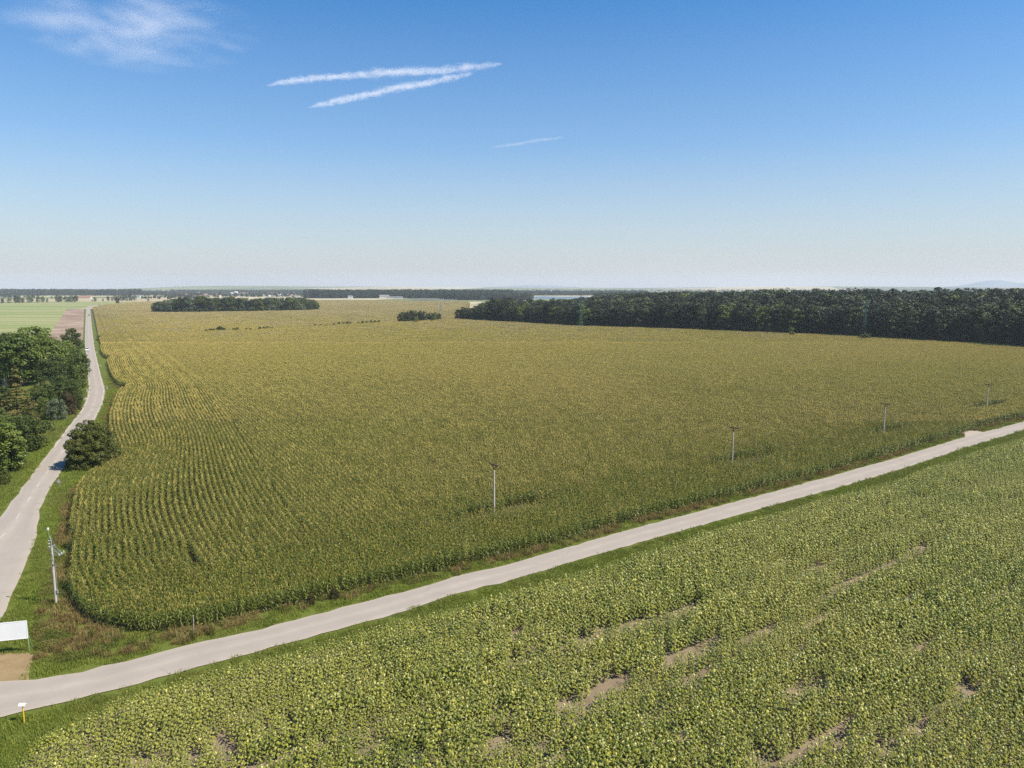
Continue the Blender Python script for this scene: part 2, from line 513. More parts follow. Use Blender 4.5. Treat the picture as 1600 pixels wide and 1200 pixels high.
M['water'] = water_mat()
M['mountain'] = plain_mat('mountain_forest', (0.17, 0.20, 0.25), 0.95, 0.05, 0.2, 0.002)  # pale blue: haze of a greater distance is put into the colour

# ------------------------------------------------------------------ large structure: ground, hills, haze
def quad_sheet(name, poly, z, mat, kind='structure'):
    """flat sheet of any outline"""
    import mathutils.geometry as mg
    pts = [Vector((p[0], p[1], 0)) for p in poly]
    tris = mg.tessellate_polygon([pts])
    V = np.array([(p[0], p[1], z) for p in poly])
    me = mesh_np(name, V, np.array(tris))
    if me.polygons[0].normal.z < 0:
        me.flip_normals()
    me.materials.append(mat)
    return tag(link(name, me), kind=kind)


# one ground sheet out to the horizon
gs = 11800
V = [(x, y, -0.12) for y in np.linspace(-gs, gs, 9) for x in np.linspace(-gs, gs, 9)]
F = [(j * 9 + i, j * 9 + i + 1, (j + 1) * 9 + i + 1, (j + 1) * 9 + i) for j in range(8) for i in range(8)]
tag(link('ground', mesh_np('ground', V, np.array(F), mats=[M['ground']])), kind='structure')


def hills(name, prof, r0, r1, rp, b0, b1, mat, nb=140, nr=14, rough=0.12):
    """rising land: crest height follows a skyline profile (pixel column -> pixel row)"""
    P = np.array(prof, float)
    bs = np.linspace(b0, b1, nb)
    px = 800 + FPX * np.tan(bs)
    hy = np.interp(px, P[:, 0], P[:, 1])
    crest = CAM_H + (HOR - hy) * rp / (FPX * np.cos(bs) ** 0)
    rs = np.linspace(r0, r1, nr)
    V = []
    lrng = np.random.default_rng(3)
    ph = lrng.uniform(0, 6.28, 8)
    for r in rs:
        u = (r - r0) / (rp - r0) if r < rp else max(0.0, 1 - (r - rp) / max(1, (r1 - rp)))
        s = u * u * (3 - 2 * u)
        w = 1 + rough * (np.sin(bs * 31 + r / 700 + ph[0]) * 0.6 + np.sin(bs * 67 - r / 430 + ph[1]) * 0.4) * (1 - s)
        h = crest * s * w - 0.6 * (s < 0.02)
        V.append(np.stack([r * np.sin(bs), r * np.cos(bs), h], -1))
    V = np.concatenate(V)
    F = [(j * nb + i, j * nb + i + 1, (j + 1) * nb + i + 1, (j + 1) * nb + i) for j in range(nr - 1) for i in range(nb - 1)]
    return tag(link(name, mesh_np(name, V, np.array(F), mats=[mat], smooth=True)), kind='structure')


hills('hills', [(-400, 450), (0, 451.2), (150, 451.5), (230, 450), (290, 447.6), (340, 446.8), (430, 446.6), (480, 447.6), (560, 447.8), (640, 448), (720, 449),
                (800, 449), (900, 449.5), (1000, 450), (1100, 449), (1200, 447.4), (1300, 447.6), (1450, 448.4), (1600, 449), (2000, 449)],
      5200, 9600, 8800, R(-52), R(52), M['hill'])
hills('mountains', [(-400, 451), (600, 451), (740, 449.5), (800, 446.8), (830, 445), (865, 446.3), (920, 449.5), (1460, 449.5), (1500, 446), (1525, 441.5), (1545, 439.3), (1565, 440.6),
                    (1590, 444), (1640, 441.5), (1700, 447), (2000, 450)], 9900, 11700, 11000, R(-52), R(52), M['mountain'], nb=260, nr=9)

hb = 12000
hz = MB()
hz.box((0, 0, (-1.2 + 170) / 2), (2 * hb, 2 * hb, 171.2))
m, t, o = new_mat('haze_air')
pv = N(t, 'ShaderNodeVolumePrincipled')
pv.inputs['Density'].default_value = HAZE_DENSITY
pv.inputs['Color'].default_value = (0.76, 0.84, 0.95, 1)
pv.inputs['Anisotropy'].default_value = 0.1
t.links.new(pv.outputs[0], o.inputs['Volume'])
hzo = hz.obj('haze', m)
hzo['kind'] = 'stuff'

# ------------------------------------------------------------------ outlines traced on the ground plane
LANE_TOP = [(-420, 1105), (-200, 1085), (-60, 1070), (0, 1064), (45, 1064), (100, 1056), (162, 1042), (237, 1024), (300, 1007), (400, 985.5), (550, 946.5), (650, 920), (717, 900), (805, 880), (878, 858),
            (1000, 823.5), (1200, 771), (1300, 744), (1400, 716), (1512, 681.5), (1600, 659), (1750, 620), (1950, 577)]
LANE_BOT = [(-420, 1195), (-200, 1160), (-60, 1135), (0, 1123), (37, 1112), (100, 1098), (175, 1079), (250, 1059), (325, 1039), (400, 1018.5), (500, 992), (600, 965), (700, 931.5), (800, 907), (887, 880),
            (962, 859), (1000, 848), (1200, 792), (1300, 765), (1400, 736), (1500, 703), (1600, 672), (1750, 630), (1950, 584)]
ROAD_L = [(-420, 1120), (-200, 957), (-100, 884), (0, 809), (82, 700), (107, 667), (128, 640), (136, 622), (138.5, 605), (136.5, 580), (134.2, 555), (132.7, 535), (133.2, 510), (134.5, 481.5)]
ROAD_R = [(-180, 1090), (-95, 1058), (-40, 1022), (0, 971), (27, 912), (45, 872), (57, 842), (60.5, 812), (63, 795), (82, 757), (104, 727), (128, 690), (147, 659), (161, 632), (164.3, 610), (157.3, 585), (151.5, 560),
          (147, 540), (143.8, 512), (140.6, 481.5)]


def resample(P, n):
    P = np.asarray(P, float)
    d = np.r_[0, np.cumsum(np.linalg.norm(np.diff(P, axis=0), axis=1))]
    s = np.linspace(0, d[-1], n)
    return np.stack([np.interp(s, d, P[:, 0]), np.interp(s, d, P[:, 1])], -1)


def smooth_line(P, n, k):
    Q = resample(P, n)
    pad = np.concatenate([np.repeat(Q[:1], k, 0), Q, np.repeat(Q[-1:], k, 0)])
    ker = np.hanning(2 * k + 3)[1:-1]; ker /= ker.sum()
    return np.stack([np.convolve(pad[:, i], ker, 'valid') for i in range(2)], -1)[:n]


def strip(name, A, B, z, mat, n=160, rag=0.12, across=5, kind='structure', parent=None, up=0.0):
    """a road-like sheet between two ground lines"""
    A, B = resample(A, n), resample(B, n)
    lr = np.random.default_rng(len(name))
    dirn = (B - A) / np.linalg.norm(B - A, axis=1)[:, None]
    A = A + dirn * (lr.normal(0, rag, n))[:, None]
    B = B + dirn * (lr.normal(0, rag, n))[:, None]
    L = np.r_[0, np.cumsum(np.linalg.norm(np.diff((A + B) / 2, axis=0), axis=1))]
    V, U = [], []
    for k in range(across + 1):
        u = k / across
        P = A * (1 - u) + B * u
        V.append(np.c_[P, np.full(n, z + up * (1 - (2 * u - 1) ** 2))])
        U.append(np.c_[np.full(n, u), L])
    V, U = np.concatenate(V), np.concatenate(U)
    F = [(k * n + i, k * n + i + 1, (k + 1) * n + i + 1, (k + 1) * n + i) for k in range(across) for i in range(n - 1)]
    me = mesh_np(name, V, np.array(F), mats=[mat], uv=U)
    if me.polygons[0].normal.z < 0:
        me.flip_normals()
    o = link(name, me, parent)
    if kind and parent is None:
        o['kind'] = kind
    return o


lane_t, lane_b = GL(LANE_TOP), GL(LANE_BOT)
road_l, road_r = GL(ROAD_L), GL(ROAD_R)

# verge sheet under everything near
quad_sheet('grass_ground', [(-900, 8), (700, 8), (700, 420), (260, 900), (-40, 1100), (-480, 1120), (-1400, 1000), (-900, 300)], -0.02, M['verge'])

CORN_L = [(107, 900), (105, 878), (107, 858), (110, 835), (113, 810), (116, 787), (120, 762), (126, 748), (140, 737), (162, 727), (190, 709), (180, 690), (173, 668), (172, 650), (177, 632), (185, 612), (199, 601),
          (186, 597), (176, 586), (170.5, 572), (168, 562), (171, 558), (174, 557), (163, 554), (158.5, 547), (156, 536), (152, 522), (148, 505), (144.5, 490), (142.5, 481.5)]
CORN_R = [(107, 908), (113, 930), (124, 950), (142, 966), (170, 977), (210, 983), (260, 982), (320, 974), (400, 955), (500, 931), (600, 908), (720, 880), (800, 861), (860, 846), (950, 820), (1000, 807), (1200, 758),
          (1300, 733), (1400, 705), (1490, 679), (1537, 665), (1600, 650), (1750, 611), (1950, 570)]
corn_l = GL(CORN_L, 1.6)
corn_r = GL(CORN_R, 0.3)
FOREST_PX = [(712, 497.5), (745, 499), (760, 500), (830, 504), (920, 509), (1000, 511), (1100, 514.5), (1200, 518.5), (1300, 522), (1400, 528), (1500, 533.5), (1600, 540.5), (1750, 551), (1950, 566)]
forest_edge = GL(FOREST_PX, 1.8)
# corn field outline, counter-clockwise from the near corner
far_line = GL([(730, 472), (600, 470.5), (500, 470.5), (240, 472.5), (200, 474), (160, 477.5)])
corn_poly = np.concatenate([corn_r, [[400, 300]], forest_edge[::-1], [[-60, 1000]], far_line, corn_l[::-1]])
quad_sheet('corn_soil', corn_poly, 0.0, M['corn_soil'])

SUN_PX = [(-60, 1262), (0, 1212), (40, 1170), (70, 1150), (100, 1137), (150, 1110), (225, 1077), (300, 1062), (400, 1036), (500, 1006), (625, 976), (750, 942), (800, 926), (875, 908), (960, 884), (1100, 836), (1200, 806), (1300, 778), (1400, 750),
          (1500, 716), (1600, 685), (1750, 640), (1950, 592)]
sun_edge = GL(SUN_PX, 0.7)
sun_poly = np.concatenate([sun_edge, [[420, 40], [60, 18], [-45, 18], [-50, 34]]])
quad_sheet('sunflower_soil', sun_poly, 0.0, M['soil'])

side_road = strip('lane', lane_t, lane_b, 0.05, M['road'], 260, 0.10, 6, up=0.05)
main_road = strip('road', road_l, road_r, 0.075, M['road'], 300, 0.10, 6, up=0.05)

# centre dashes of the old road: each its own piece
CEN = [(-160, 976), (-60, 898), (0, 848), (25, 815), (38, 793), (51, 772), (61, 757), (80, 731), (100, 703), (122, 674), (142, 646), (150, 628), (151.5, 610), (147, 582), (143, 556), (140, 528), (138.3, 505), (137.6, 482)]
cen = smooth_line(GL(CEN), 900, 12)
cd = np.r_[0, np.cumsum(np.linalg.norm(np.diff(cen, axis=0), axis=1))]


def along(s):
    return np.array([np.interp(s, cd, cen[:, 0]), np.interp(s, cd, cen[:, 1])])


s = 4.0
while s < min(cd[-1], 150):
    a, b = along(s), along(s + 3)
    d = (b - a) / np.linalg.norm(b - a); nrm = np.array([-d[1], d[0]]) * 0.075
    q = [a + nrm, a - nrm, b - nrm, b + nrm]
    me = mesh_np('road_dash', [(p[0], p[1], 0.142) for p in q], np.array([(0, 1, 2, 3)]), mats=[M['road_paint']])
    if me.polygons[0].normal.z < 0: me.flip_normals()
    link('road_dash', me, main_road)
    s += 9.0


def offset_line(P, off):
    t = np.gradient(P, axis=0); t /= np.linalg.norm(t, axis=1)[:, None] + 1e-9
    return P + np.c_[-t[:, 1], t[:, 0]] * off


# faded edge lines (only from the bend onward, where the road keeps its width)
el = GL([(82, 700), (107, 667), (128, 640), (136, 622), (138.5, 605), (136.5, 580), (134.2, 555), (132.7, 535), (133.2, 510), (134.5, 481.5)])
er = GL([(128, 690), (147, 659), (161, 632), (164.3, 610), (157.3, 585), (151.5, 560), (147, 540), (143.8, 512), (140.6, 481.5)])
for P, sgn in ((el, -1), (er, 1)):
    P = resample(P, 120)
    a_, b_ = offset_line(P, sgn * 0.25), offset_line(P, sgn * 0.42)
    strip('edge_line', a_, b_, 0.118, M['edge_paint'], 120, 0.01, 1, parent=main_road)

# bare ground beside the billboard, field entrance, drive
quad_sheet('dirt_patch', GL([(-120, 1018), (-40, 1020), (0, 1021), (42, 1020), (53, 1023), (50, 1034), (46, 1046), (45, 1056), (46, 1066), (0, 1066), (-60, 1072), (-130, 1080)]), 0.02, M['dirt'])
quad_sheet('field_entrance', GL([(1498, 673), (1530, 673), (1540, 677), (1530, 681), (1512, 686), (1505, 679)]), 0.03, M['road'])
quad_sheet('driveway', GL([(126, 624), (131, 622.5), (138, 619), (139, 628), (133, 628)]), 0.03, M['road'])
quad_sheet('path', GL([(60, 592), (72, 592), (72, 596), (58, 596)]), 0.03, M['dirt'])
# fields across the road
quad_sheet('green_field', GL([(-500, 474), (0, 473.6), (120, 472.2), (215, 471), (150, 477), (136, 480), (126, 482), (104, 483), (75, 527), (64, 560), (-400, 560)]), 0.0, M['green_field'])
quad_sheet('ploughed_strip', GL([(104, 483.2), (126, 482), (131.5, 482), (131, 500), (130, 520), (129, 535), (120, 545), (60, 545), (75, 527)]), 0.02, M['plough'])
quad_sheet('lake', GL([(812, 465), (822, 463.2), (850, 462.9), (880, 463.4), (918, 463.2), (930, 465.5), (880, 467), (840, 467)]), 0.05, M['water'])

# ------------------------------------------------------------------ geometry-nodes scatter for what nobody can count
def make_source(name, meshes):
    c = bpy.data.collections.new(name)
    for i, me in enumerate(meshes):
        o = bpy.data.objects.new('%s_%02d' % (name, i), me)
        c.objects.link(o)
    return c


def scatter(name, P, rot, scl, pick, source, label=None, cat=None, kind='stuff', parent=None):
    """points with an Euler turn, a size and a variant each; the variants are set on them"""
    P = np.asarray(P, np.float32)
    n = len(P)
    me = bpy.data.meshes.new(name)
    me.vertices.add(n)
    me.vertices.foreach_set('co', P.ravel())
    a = me.attributes.new('turn', 'FLOAT_VECTOR', 'POINT'); a.data.foreach_set('vector', np.asarray(rot, np.float32).ravel())
    scl = np.asarray(scl, np.float32)
    if scl.ndim == 1: scl = np.repeat(scl[:, None], 3, 1)
    a = me.attributes.new('size', 'FLOAT_VECTOR', 'POINT'); a.data.foreach_set('vector', scl.ravel())
    a = me.attributes.new('pick', 'INT', 'POINT'); a.data.foreach_set('value', np.asarray(pick, np.int32))
    o = link(name, me, parent)
    ng = bpy.data.node_groups.new(name, 'GeometryNodeTree')
    ng.interface.new_socket('Geometry', in_out='INPUT', socket_type='NodeSocketGeometry')
    ng.interface.new_socket('Geometry', in_out='OUTPUT', socket_type='NodeSocketGeometry')
    gi, go = ng.nodes.new('NodeGroupInput'), ng.nodes.new('NodeGroupOutput')
    ci = ng.nodes.new('GeometryNodeCollectionInfo')
    ci.inputs['Collection'].default_value = source
    ci.inputs['Separate Children'].default_value = True
    ci.inputs['Reset Children'].default_value = True
    ip = ng.nodes.new('GeometryNodeInstanceOnPoints')
    ip.inputs['Pick Instance'].default_value = True

    def attr(nm, ty):
        q = ng.nodes.new('GeometryNodeInputNamedAttribute'); q.data_type = ty
        q.inputs['Name'].default_value = nm
        return [x for x in q.outputs if x.enabled and x.name == 'Attribute'][0]
    e = ng.nodes.new('FunctionNodeEulerToRotation')
    L = ng.links.new
    L(gi.outputs[0], ip.inputs['Points']); L(ci.outputs[0], ip.inputs['Instance'])
    L(attr('turn', 'FLOAT_VECTOR'), e.inputs[0]); L(e.outputs[0], ip.inputs['Rotation'])
    L(attr('size', 'FLOAT_VECTOR'), ip.inputs['Scale']); L(attr('pick', 'INT'), ip.inputs['Instance Index'])
    L(ip.outputs[0], go.inputs[0])
    md = o.modifiers.new('scatter', 'NODES'); md.node_group = ng
    return tag(o, label, cat, kind=kind)


def inside(P, poly):
    x, y = P[:, 0], P[:, 1]
    r = np.zeros(len(P), bool)
    j = len(poly) - 1
    for i in range(len(poly)):
        xi, yi, xj, yj = poly[i][0], poly[i][1], poly[j][0], poly[j][1]
        if yi != yj:
            r ^= ((yi > y) != (yj > y)) & (x < (xj - xi) * (y - yi) / (yj - yi) + xi)
        j = i
    return r


def dist_line(P, Lp):
    best = np.full(len(P), 1e9)
    for a, b in zip(Lp[:-1], Lp[1:]):
        d = b - a; l2 = (d * d).sum() + 1e-9
        t = np.clip(((P - a) @ d) / l2, 0, 1)
        best = np.minimum(best, np.linalg.norm(P - a - t[:, None] * d, axis=1))
    return best


def in_view(P, margin=14.0):
    return (np.abs(P[:, 0]) < 0.72 * P[:, 1] + margin) & (P[:, 1] > 40)


def vnoise(P, scale, seed):
    """smooth value noise for gaps and size drift"""
    lr = np.random.default_rng(seed); tab = lr.random((256, 256))
    q = P / scale; i = np.floor(q).astype(int); f = q - i; f = f * f * (3 - 2 * f)
    g = lambda a, b: tab[(i[:, 0] + a) % 256, (i[:, 1] + b) % 256]
    return (g(0, 0) * (1 - f[:, 0]) + g(1, 0) * f[:, 0]) * (1 - f[:, 1]) + (g(0, 1) * (1 - f[:, 0]) + g(1, 1) * f[:, 0]) * f[:, 1]



# ------------------------------------------------------------------ corn
def corn_plant(mb, x, y, lr, h=2.2, leaves=9, segs=3, spikes=5, wid=1.0):
    h = h * 0.9
    h = h * lr.uniform(0.9, 1.08)
    lean = lr.normal(0, 0.04, 2)
    a0 = lr.uniform(0, 6.28)
    w = 0.016 * wid
    # stalk: three-sided
    b = [(x + w * math.cos(a0 + k * 2.09), y + w * math.sin(a0 + k * 2.09), 0) for k in range(3)]
    tp = [(x + lean[0] * h + 0.4 * w * math.cos(a0 + k * 2.09), y + lean[1] * h + 0.4 * w * math.sin(a0 + k * 2.09), h * 0.93) for k in range(3)]
    mb.add(b + tp, [(0, 1, 4, 3), (1, 2, 5, 4), (2, 0, 3, 5)], 1)
    az = lr.uniform(0, 6.28)
    for i in range(leaves):
        f = 0.16 + 0.76 * i / max(1, leaves - 1)
        az += math.pi + lr.normal(0, 0.45)
        L = lr.uniform(0.52, 0.74) * (1.0 - 0.35 * abs(f - 0.5))
        up = lr.uniform(0.35, 0.65); dr = lr.uniform(0.55, 1.05)
        W_ = lr.uniform(0.075, 0.105) * wid
        dx, dy = math.cos(az), math.sin(az)
        cx, cy, cz = x + lean[0] * h * f, y + lean[1] * h * f, h * 0.93 * f
        tw = lr.normal(0, 0.5)
        V = []
        for s_ in range(segs + 1):
            q = s_ / segs
            r = L * (q - 0.18 * q * q)
            z = cz + L * (up * q - dr * q * q)
            ww = W_ * (0.55, 1.0, 0.75, 0.08)[min(3, int(round(q * 3)))]
            tz = tw * q * ww * 0.6
            V += [(cx + dx * r - dy * ww / 2, cy + dy * r + dx * ww / 2, z - tz), (cx + dx * r + dy * ww / 2, cy + dy * r - dx * ww / 2, z + tz)]
        mb.add(V, [(2 * k, 2 * k + 1, 2 * k + 3, 2 * k + 2) for k in range(segs)], 0)
    # tassel
    tx, ty = x + lean[0] * h, y + lean[1] * h
    for i in range(spikes):
        a = lr.uniform(0, 6.28)
        sp_ = 0.0 if i == 0 else lr.uniform(0.08, 0.16)
        L = lr.uniform(0.24, 0.34)
        wd = 0.023 * wid
        ca, sa = math.cos(a), math.sin(a)
        zb = h * 0.91
        mb.add([(tx - sa * wd, ty + ca * wd, zb), (tx + sa * wd, ty - ca * wd, zb),
                (tx + ca * sp_ + sa * wd * .6, ty + sa * sp_ - ca * wd * .6, zb + L), (tx + ca * sp_ - sa * wd * .6, ty + sa * sp_ + ca * wd * .6, zb + L)], [(0, 1, 2, 3)], 2)


CM = [M['corn_leaf'], M['corn_stalk'], M['corn_tassel']]
CG = [M['corn_leaf_green'], M['corn_stalk'], M['corn_tassel_green']]
CF = [M['corn_leaf'], M['corn_stalk'], M['corn_tassel_far']]
CR = [M['corn_leaf'], M['corn_stalk'], M['corn_tassel_ripe']]
single = []
for i in range(6):
    lr = np.random.default_rng(100 + i); mb = MB(); corn_plant(mb, 0, 0, lr, 2.25)
    single.append(mb.mesh('corn_plant', CG))
seg_near, seg_head, seg_ripe, seg_mid, seg_midripe, patch_far, patch_ripe = [], [], [], [], [], [], []
for i in range(8):
    lr = np.random.default_rng(200 + i); mb = MB()
    for k in range(7):
        corn_plant(mb, -0.75 + 1.5 * (k + 0.5) / 7 + lr.normal(0, 0.03), lr.normal(0, 0.035), lr, 2.2, 8, 3, 4)
    seg_near.append(mb.mesh('corn_row_near', CM)); seg_head.append(mb.mesh('corn_row_near', CG)); seg_ripe.append(mb.mesh('corn_row_near', CR))
for i in range(8):
    lr = np.random.default_rng(300 + i); mb = MB()
    for k in range(13):
        corn_plant(mb, -1.5 + 3.0 * (k + 0.5) / 13 + lr.normal(0, 0.06), lr.normal(0, 0.04), lr, 2.2, 6, 2, 3, 1.2)
    seg_mid.append(mb.mesh('corn_row_mid', CM)); seg_midripe.append(mb.mesh('corn_row_mid', CR))
PF = 9.0
for i in range(6):
    lr = np.random.default_rng(400 + i); mb = MB()
    for r_ in range(12):
        for k in range(28):
            corn_plant(mb, -PF / 2 + PF * (k + 0.5) / 28 + lr.normal(0, 0.10), -PF / 2 + 0.75 * (r_ + 0.5) + lr.normal(0, 0.06), lr, 2.2, 4, 1, 2, 2.0)
    patch_far.append(mb.mesh('corn_patch', CF)); patch_ripe.append(mb.mesh('corn_patch', CR))

CL0 = np.concatenate([GL([(150, 985), (128, 945)], 1.6), corn_l[1:]])          # runs on towards the viewer through the headland
guide_l = smooth_line(CL0, 760, 4)
guide_r = smooth_line(corn_r, 900, 5)
row_dir = ray(139, HOR)[:2]; row_dir = row_dir / np.linalg.norm(row_dir)
row_nrm = np.array([row_dir[1], -row_dir[0]])
POLES = [(772, 797), (1144, 720), (1380.5, 674.5), (1541.5, 636)]
pole_xy = [G(px, py, 1.2) for px, py in POLES]


def tangent(P):
    t = np.gradient(P, axis=0)
    return t / (np.linalg.norm(t, axis=1)[:, None] + 1e-9)


def inward(P, poly):
    t = tangent(P); n_ = np.c_[-t[:, 1], t[:, 0]]
    mid = len(P) // 2
    return n_ if inside((P[mid] + n_[mid] * 1.0)[None], poly)[0] else -n_


HEAD_W, LEFT_W = 12.4, 25.0
rows = []                       # (xy, angle, row start)
nl, nr_ = inward(guide_l, corn_poly), inward(guide_r, corn_poly)


def step_points(P, step):
    d = np.r_[0, np.cumsum(np.linalg.norm(np.diff(P, axis=0), axis=1))]
    s_ = np.arange(step / 2, d[-1], step)
    Q = np.stack([np.interp(s_, d, P[:, 0]), np.interp(s_, d, P[:, 1])], -1)
    t = tangent(Q)
    return Q, np.arctan2(t[:, 1], t[:, 0])


def row_points(step):
    out = []
    for k in range(int(HEAD_W / 0.75)):                                     # headland along the lane
        Q, a = step_points(guide_r + nr_ * (k * 0.75 + 0.1), step)
        dr = dist_line(Q, guide_r[::4])
        ok = dr > k * 0.75 - 0.15
        out.append((Q[ok], a[ok], np.full(ok.sum(), 0 if k == 0 else 1)))
    for k in range(int(LEFT_W / 0.75)):                                     # rows that follow the road side
        # the farther in, the smoother the line
        Gk = smooth_line(guide_l + nl * (k * 0.75), 500, 4 + k)
        Q, a = step_points(Gk, step)
        ok = dist_line(Q, guide_r[::4]) > HEAD_W
        ok &= (dist_line(Q, guide_l[::3]) > k * 0.75 * 0.72 - 0.1)
        out.append((Q[ok], a[ok], np.full(ok.sum(), 2)))
    occ = np.concatenate([q[0] for q in out])
    cell = 0.8
    taken = set()
    key = lambda Z: Z[:, 0].astype(np.int64) * 100003 + Z[:, 1].astype(np.int64)
    for ox in (-.3, 0, .3):
        for oy in (-.3, 0, .3):
            taken.update(np.unique(key(np.floor((occ + [ox, oy]) / cell))).tolist())
    taken = np.array(sorted(taken))
    O = G(375, 800); ang = math.atan2(row_dir[1], row_dir[0])               # main block: straight rows
    ks = np.arange(-140, 900); ss = np.arange(-120, 420, step)
    KK, SS = np.meshgrid(ks, ss)
    Q = O + KK.ravel()[:, None] * 0.75 * row_nrm + SS.ravel()[:, None] * row_dir + rng.normal(0, 0.02, (KK.size, 2))
    Q = Q[in_view(Q) & (Q[:, 1] < 430)]
    Q = Q[inside(Q, corn_poly)]
    ok = ~np.isin(key(np.floor(Q / cell)), taken)
    Q = Q[ok]
    out.append((Q, np.full(len(Q), ang), np.full(len(Q), 3)))
    P = np.concatenate([q[0] for q in out]); A = np.concatenate([q[1] for q in out]); T = np.concatenate([q[2] for q in out])
    ok = inside(P, corn_poly) & in_view(P) & (P[:, 1] < 420)
    P, A, T = P[ok], A[ok], T[ok]
    # islands left round the poles: the drill steers past them
    td = np.array([0.813, 0.582])
    for i, c in enumerate(pole_xy):
        r = P - c
        u, v = r @ td, r @ np.array([-td[1], td[0]])
        hole = (np.abs(v - 0.5) < 1.9 * np.clip(1 - np.abs(u - 3.5) / 11.0, 0, 1) ** 0.6) & (np.abs(u - 3.5) < 11)
        P, A, T = P[~hole], A[~hole], T[~hole]
    return P, A, T


DN = 165.0
P, A, T = row_points(1.5)
near = P[:, 1] < DN
# a few gaps where the seed failed
front = near & (T == 0) & (P[:, 0] < 40)
body = near & ~((T == 0) & (P[:, 0] < -9))
P1, A1, T1 = P[body], A[body], T[body]
n = len(P1)
flip = rng.integers(0, 2, n) * math.pi


def ripeness(P):
    return np.clip((P[:, 1] - 95 + 90 * (vnoise(P, 24, 41) - 0.5)) / 190, 0, 1)


fresh = rng.random(n) < np.where(T1 < 2, 0.9, np.clip(0.75 - (dist_line(P1, guide_r[::8]) - HEAD_W) / 22.0, 0.08, 0.75) * (T1 == 3) + 0.35 * (T1 == 2))
pk = rng.integers(0, 8, n) + np.where(fresh, 8, 16 * (rng.random(n) < ripeness(P1)))
src_near, src_mid, src_far = make_source('corn_row_source', seg_near + seg_head + seg_ripe), make_source('corn_mid_source', seg_mid + seg_midripe), make_source('corn_patch_source', patch_far + patch_ripe)
big = 0.90 + 0.12 * vnoise(P1, 4.0, 71) + 0.04 * rng.random(n)
scatter('corn_rows_near', np.c_[P1, np.zeros(n)], np.c_[rng.normal(0, .02, n), rng.normal(0, .02, n), A1 + flip], big, pk, src_near,
        'near part of the dense green corn crop with curving rows', 'corn')
P, A, T = row_points(3.0)
mid = (P[:, 1] >= DN) & (P[:, 1] < 408)
P2, A2 = P[mid], A[mid]; n = len(P2)
scatter('corn_rows_middle', np.c_[P2, np.zeros(n)], np.c_[np.zeros((n, 2)), A2 + rng.integers(0, 2, n) * math.pi], 0.94 + 0.12 * rng.random(n), rng.integers(0, 8, n) + 8 * (rng.random(n) < ripeness(P2)), src_mid,
        'middle part of the corn crop turning golden', 'corn')
# far field
O = G(375, 800); ang = math.atan2(row_dir[1], row_dir[0])
KK, SS = np.meshgrid(np.arange(-60, 220), np.arange(10, 230))
Q = O + KK.ravel()[:, None] * PF * row_nrm + SS.ravel()[:, None] * PF * row_dir
Q = Q[in_view(Q, 30) & (Q[:, 1] >= 402) & (Q[:, 1] < 1750)]
grove_poly = GL([(240, 487), (300, 487.3), (380, 486), (495, 483.5), (496, 479), (380, 480), (240, 482)], 1.8)
Q = Q[inside(Q, corn_poly) & (dist_line(Q, corn_l) > 3) & (dist_line(Q, forest_edge) > 4) & ~inside(Q, grove_poly)]
n = len(Q)
scatter('corn_field_far', np.c_[Q, np.zeros(n)], np.c_[np.zeros((n, 2)), ang + rng.integers(0, 2, n) * math.pi], 0.95 + 0.1 * rng.random(n), rng.integers(0, 6, n) + 6 * (rng.random(n) > np.clip((Q[:, 1] - 430) / 420 + 0.5 * (vnoise(Q, 60, 51) - 0.5), 0, 1)), src_far,
        'far golden part of the corn crop reaching to the woods', 'corn')

# the front row beside the lane: plants one by one
Q, a = step_points(guide_r + nr_ * 0.1, 0.215)
ok = (Q[:, 0] < -8.5) & inside(Q, corn_poly)
Q = Q[ok][:300]
lab = 'green corn plant with arching leaves and tan tassel, front row facing the lane'
for i, q in enumerate(Q):
    o = link('corn_plant', single[i % 6], loc=(q[0], q[1], 0))
    o.rotation_euler = (0, 0, random.uniform(0, 6.28))
    s_ = random.uniform(0.92, 1.06); o.scale = (s_, s_, s_)
    tag(o, lab, 'corn plant', 'corn plants in the front row')

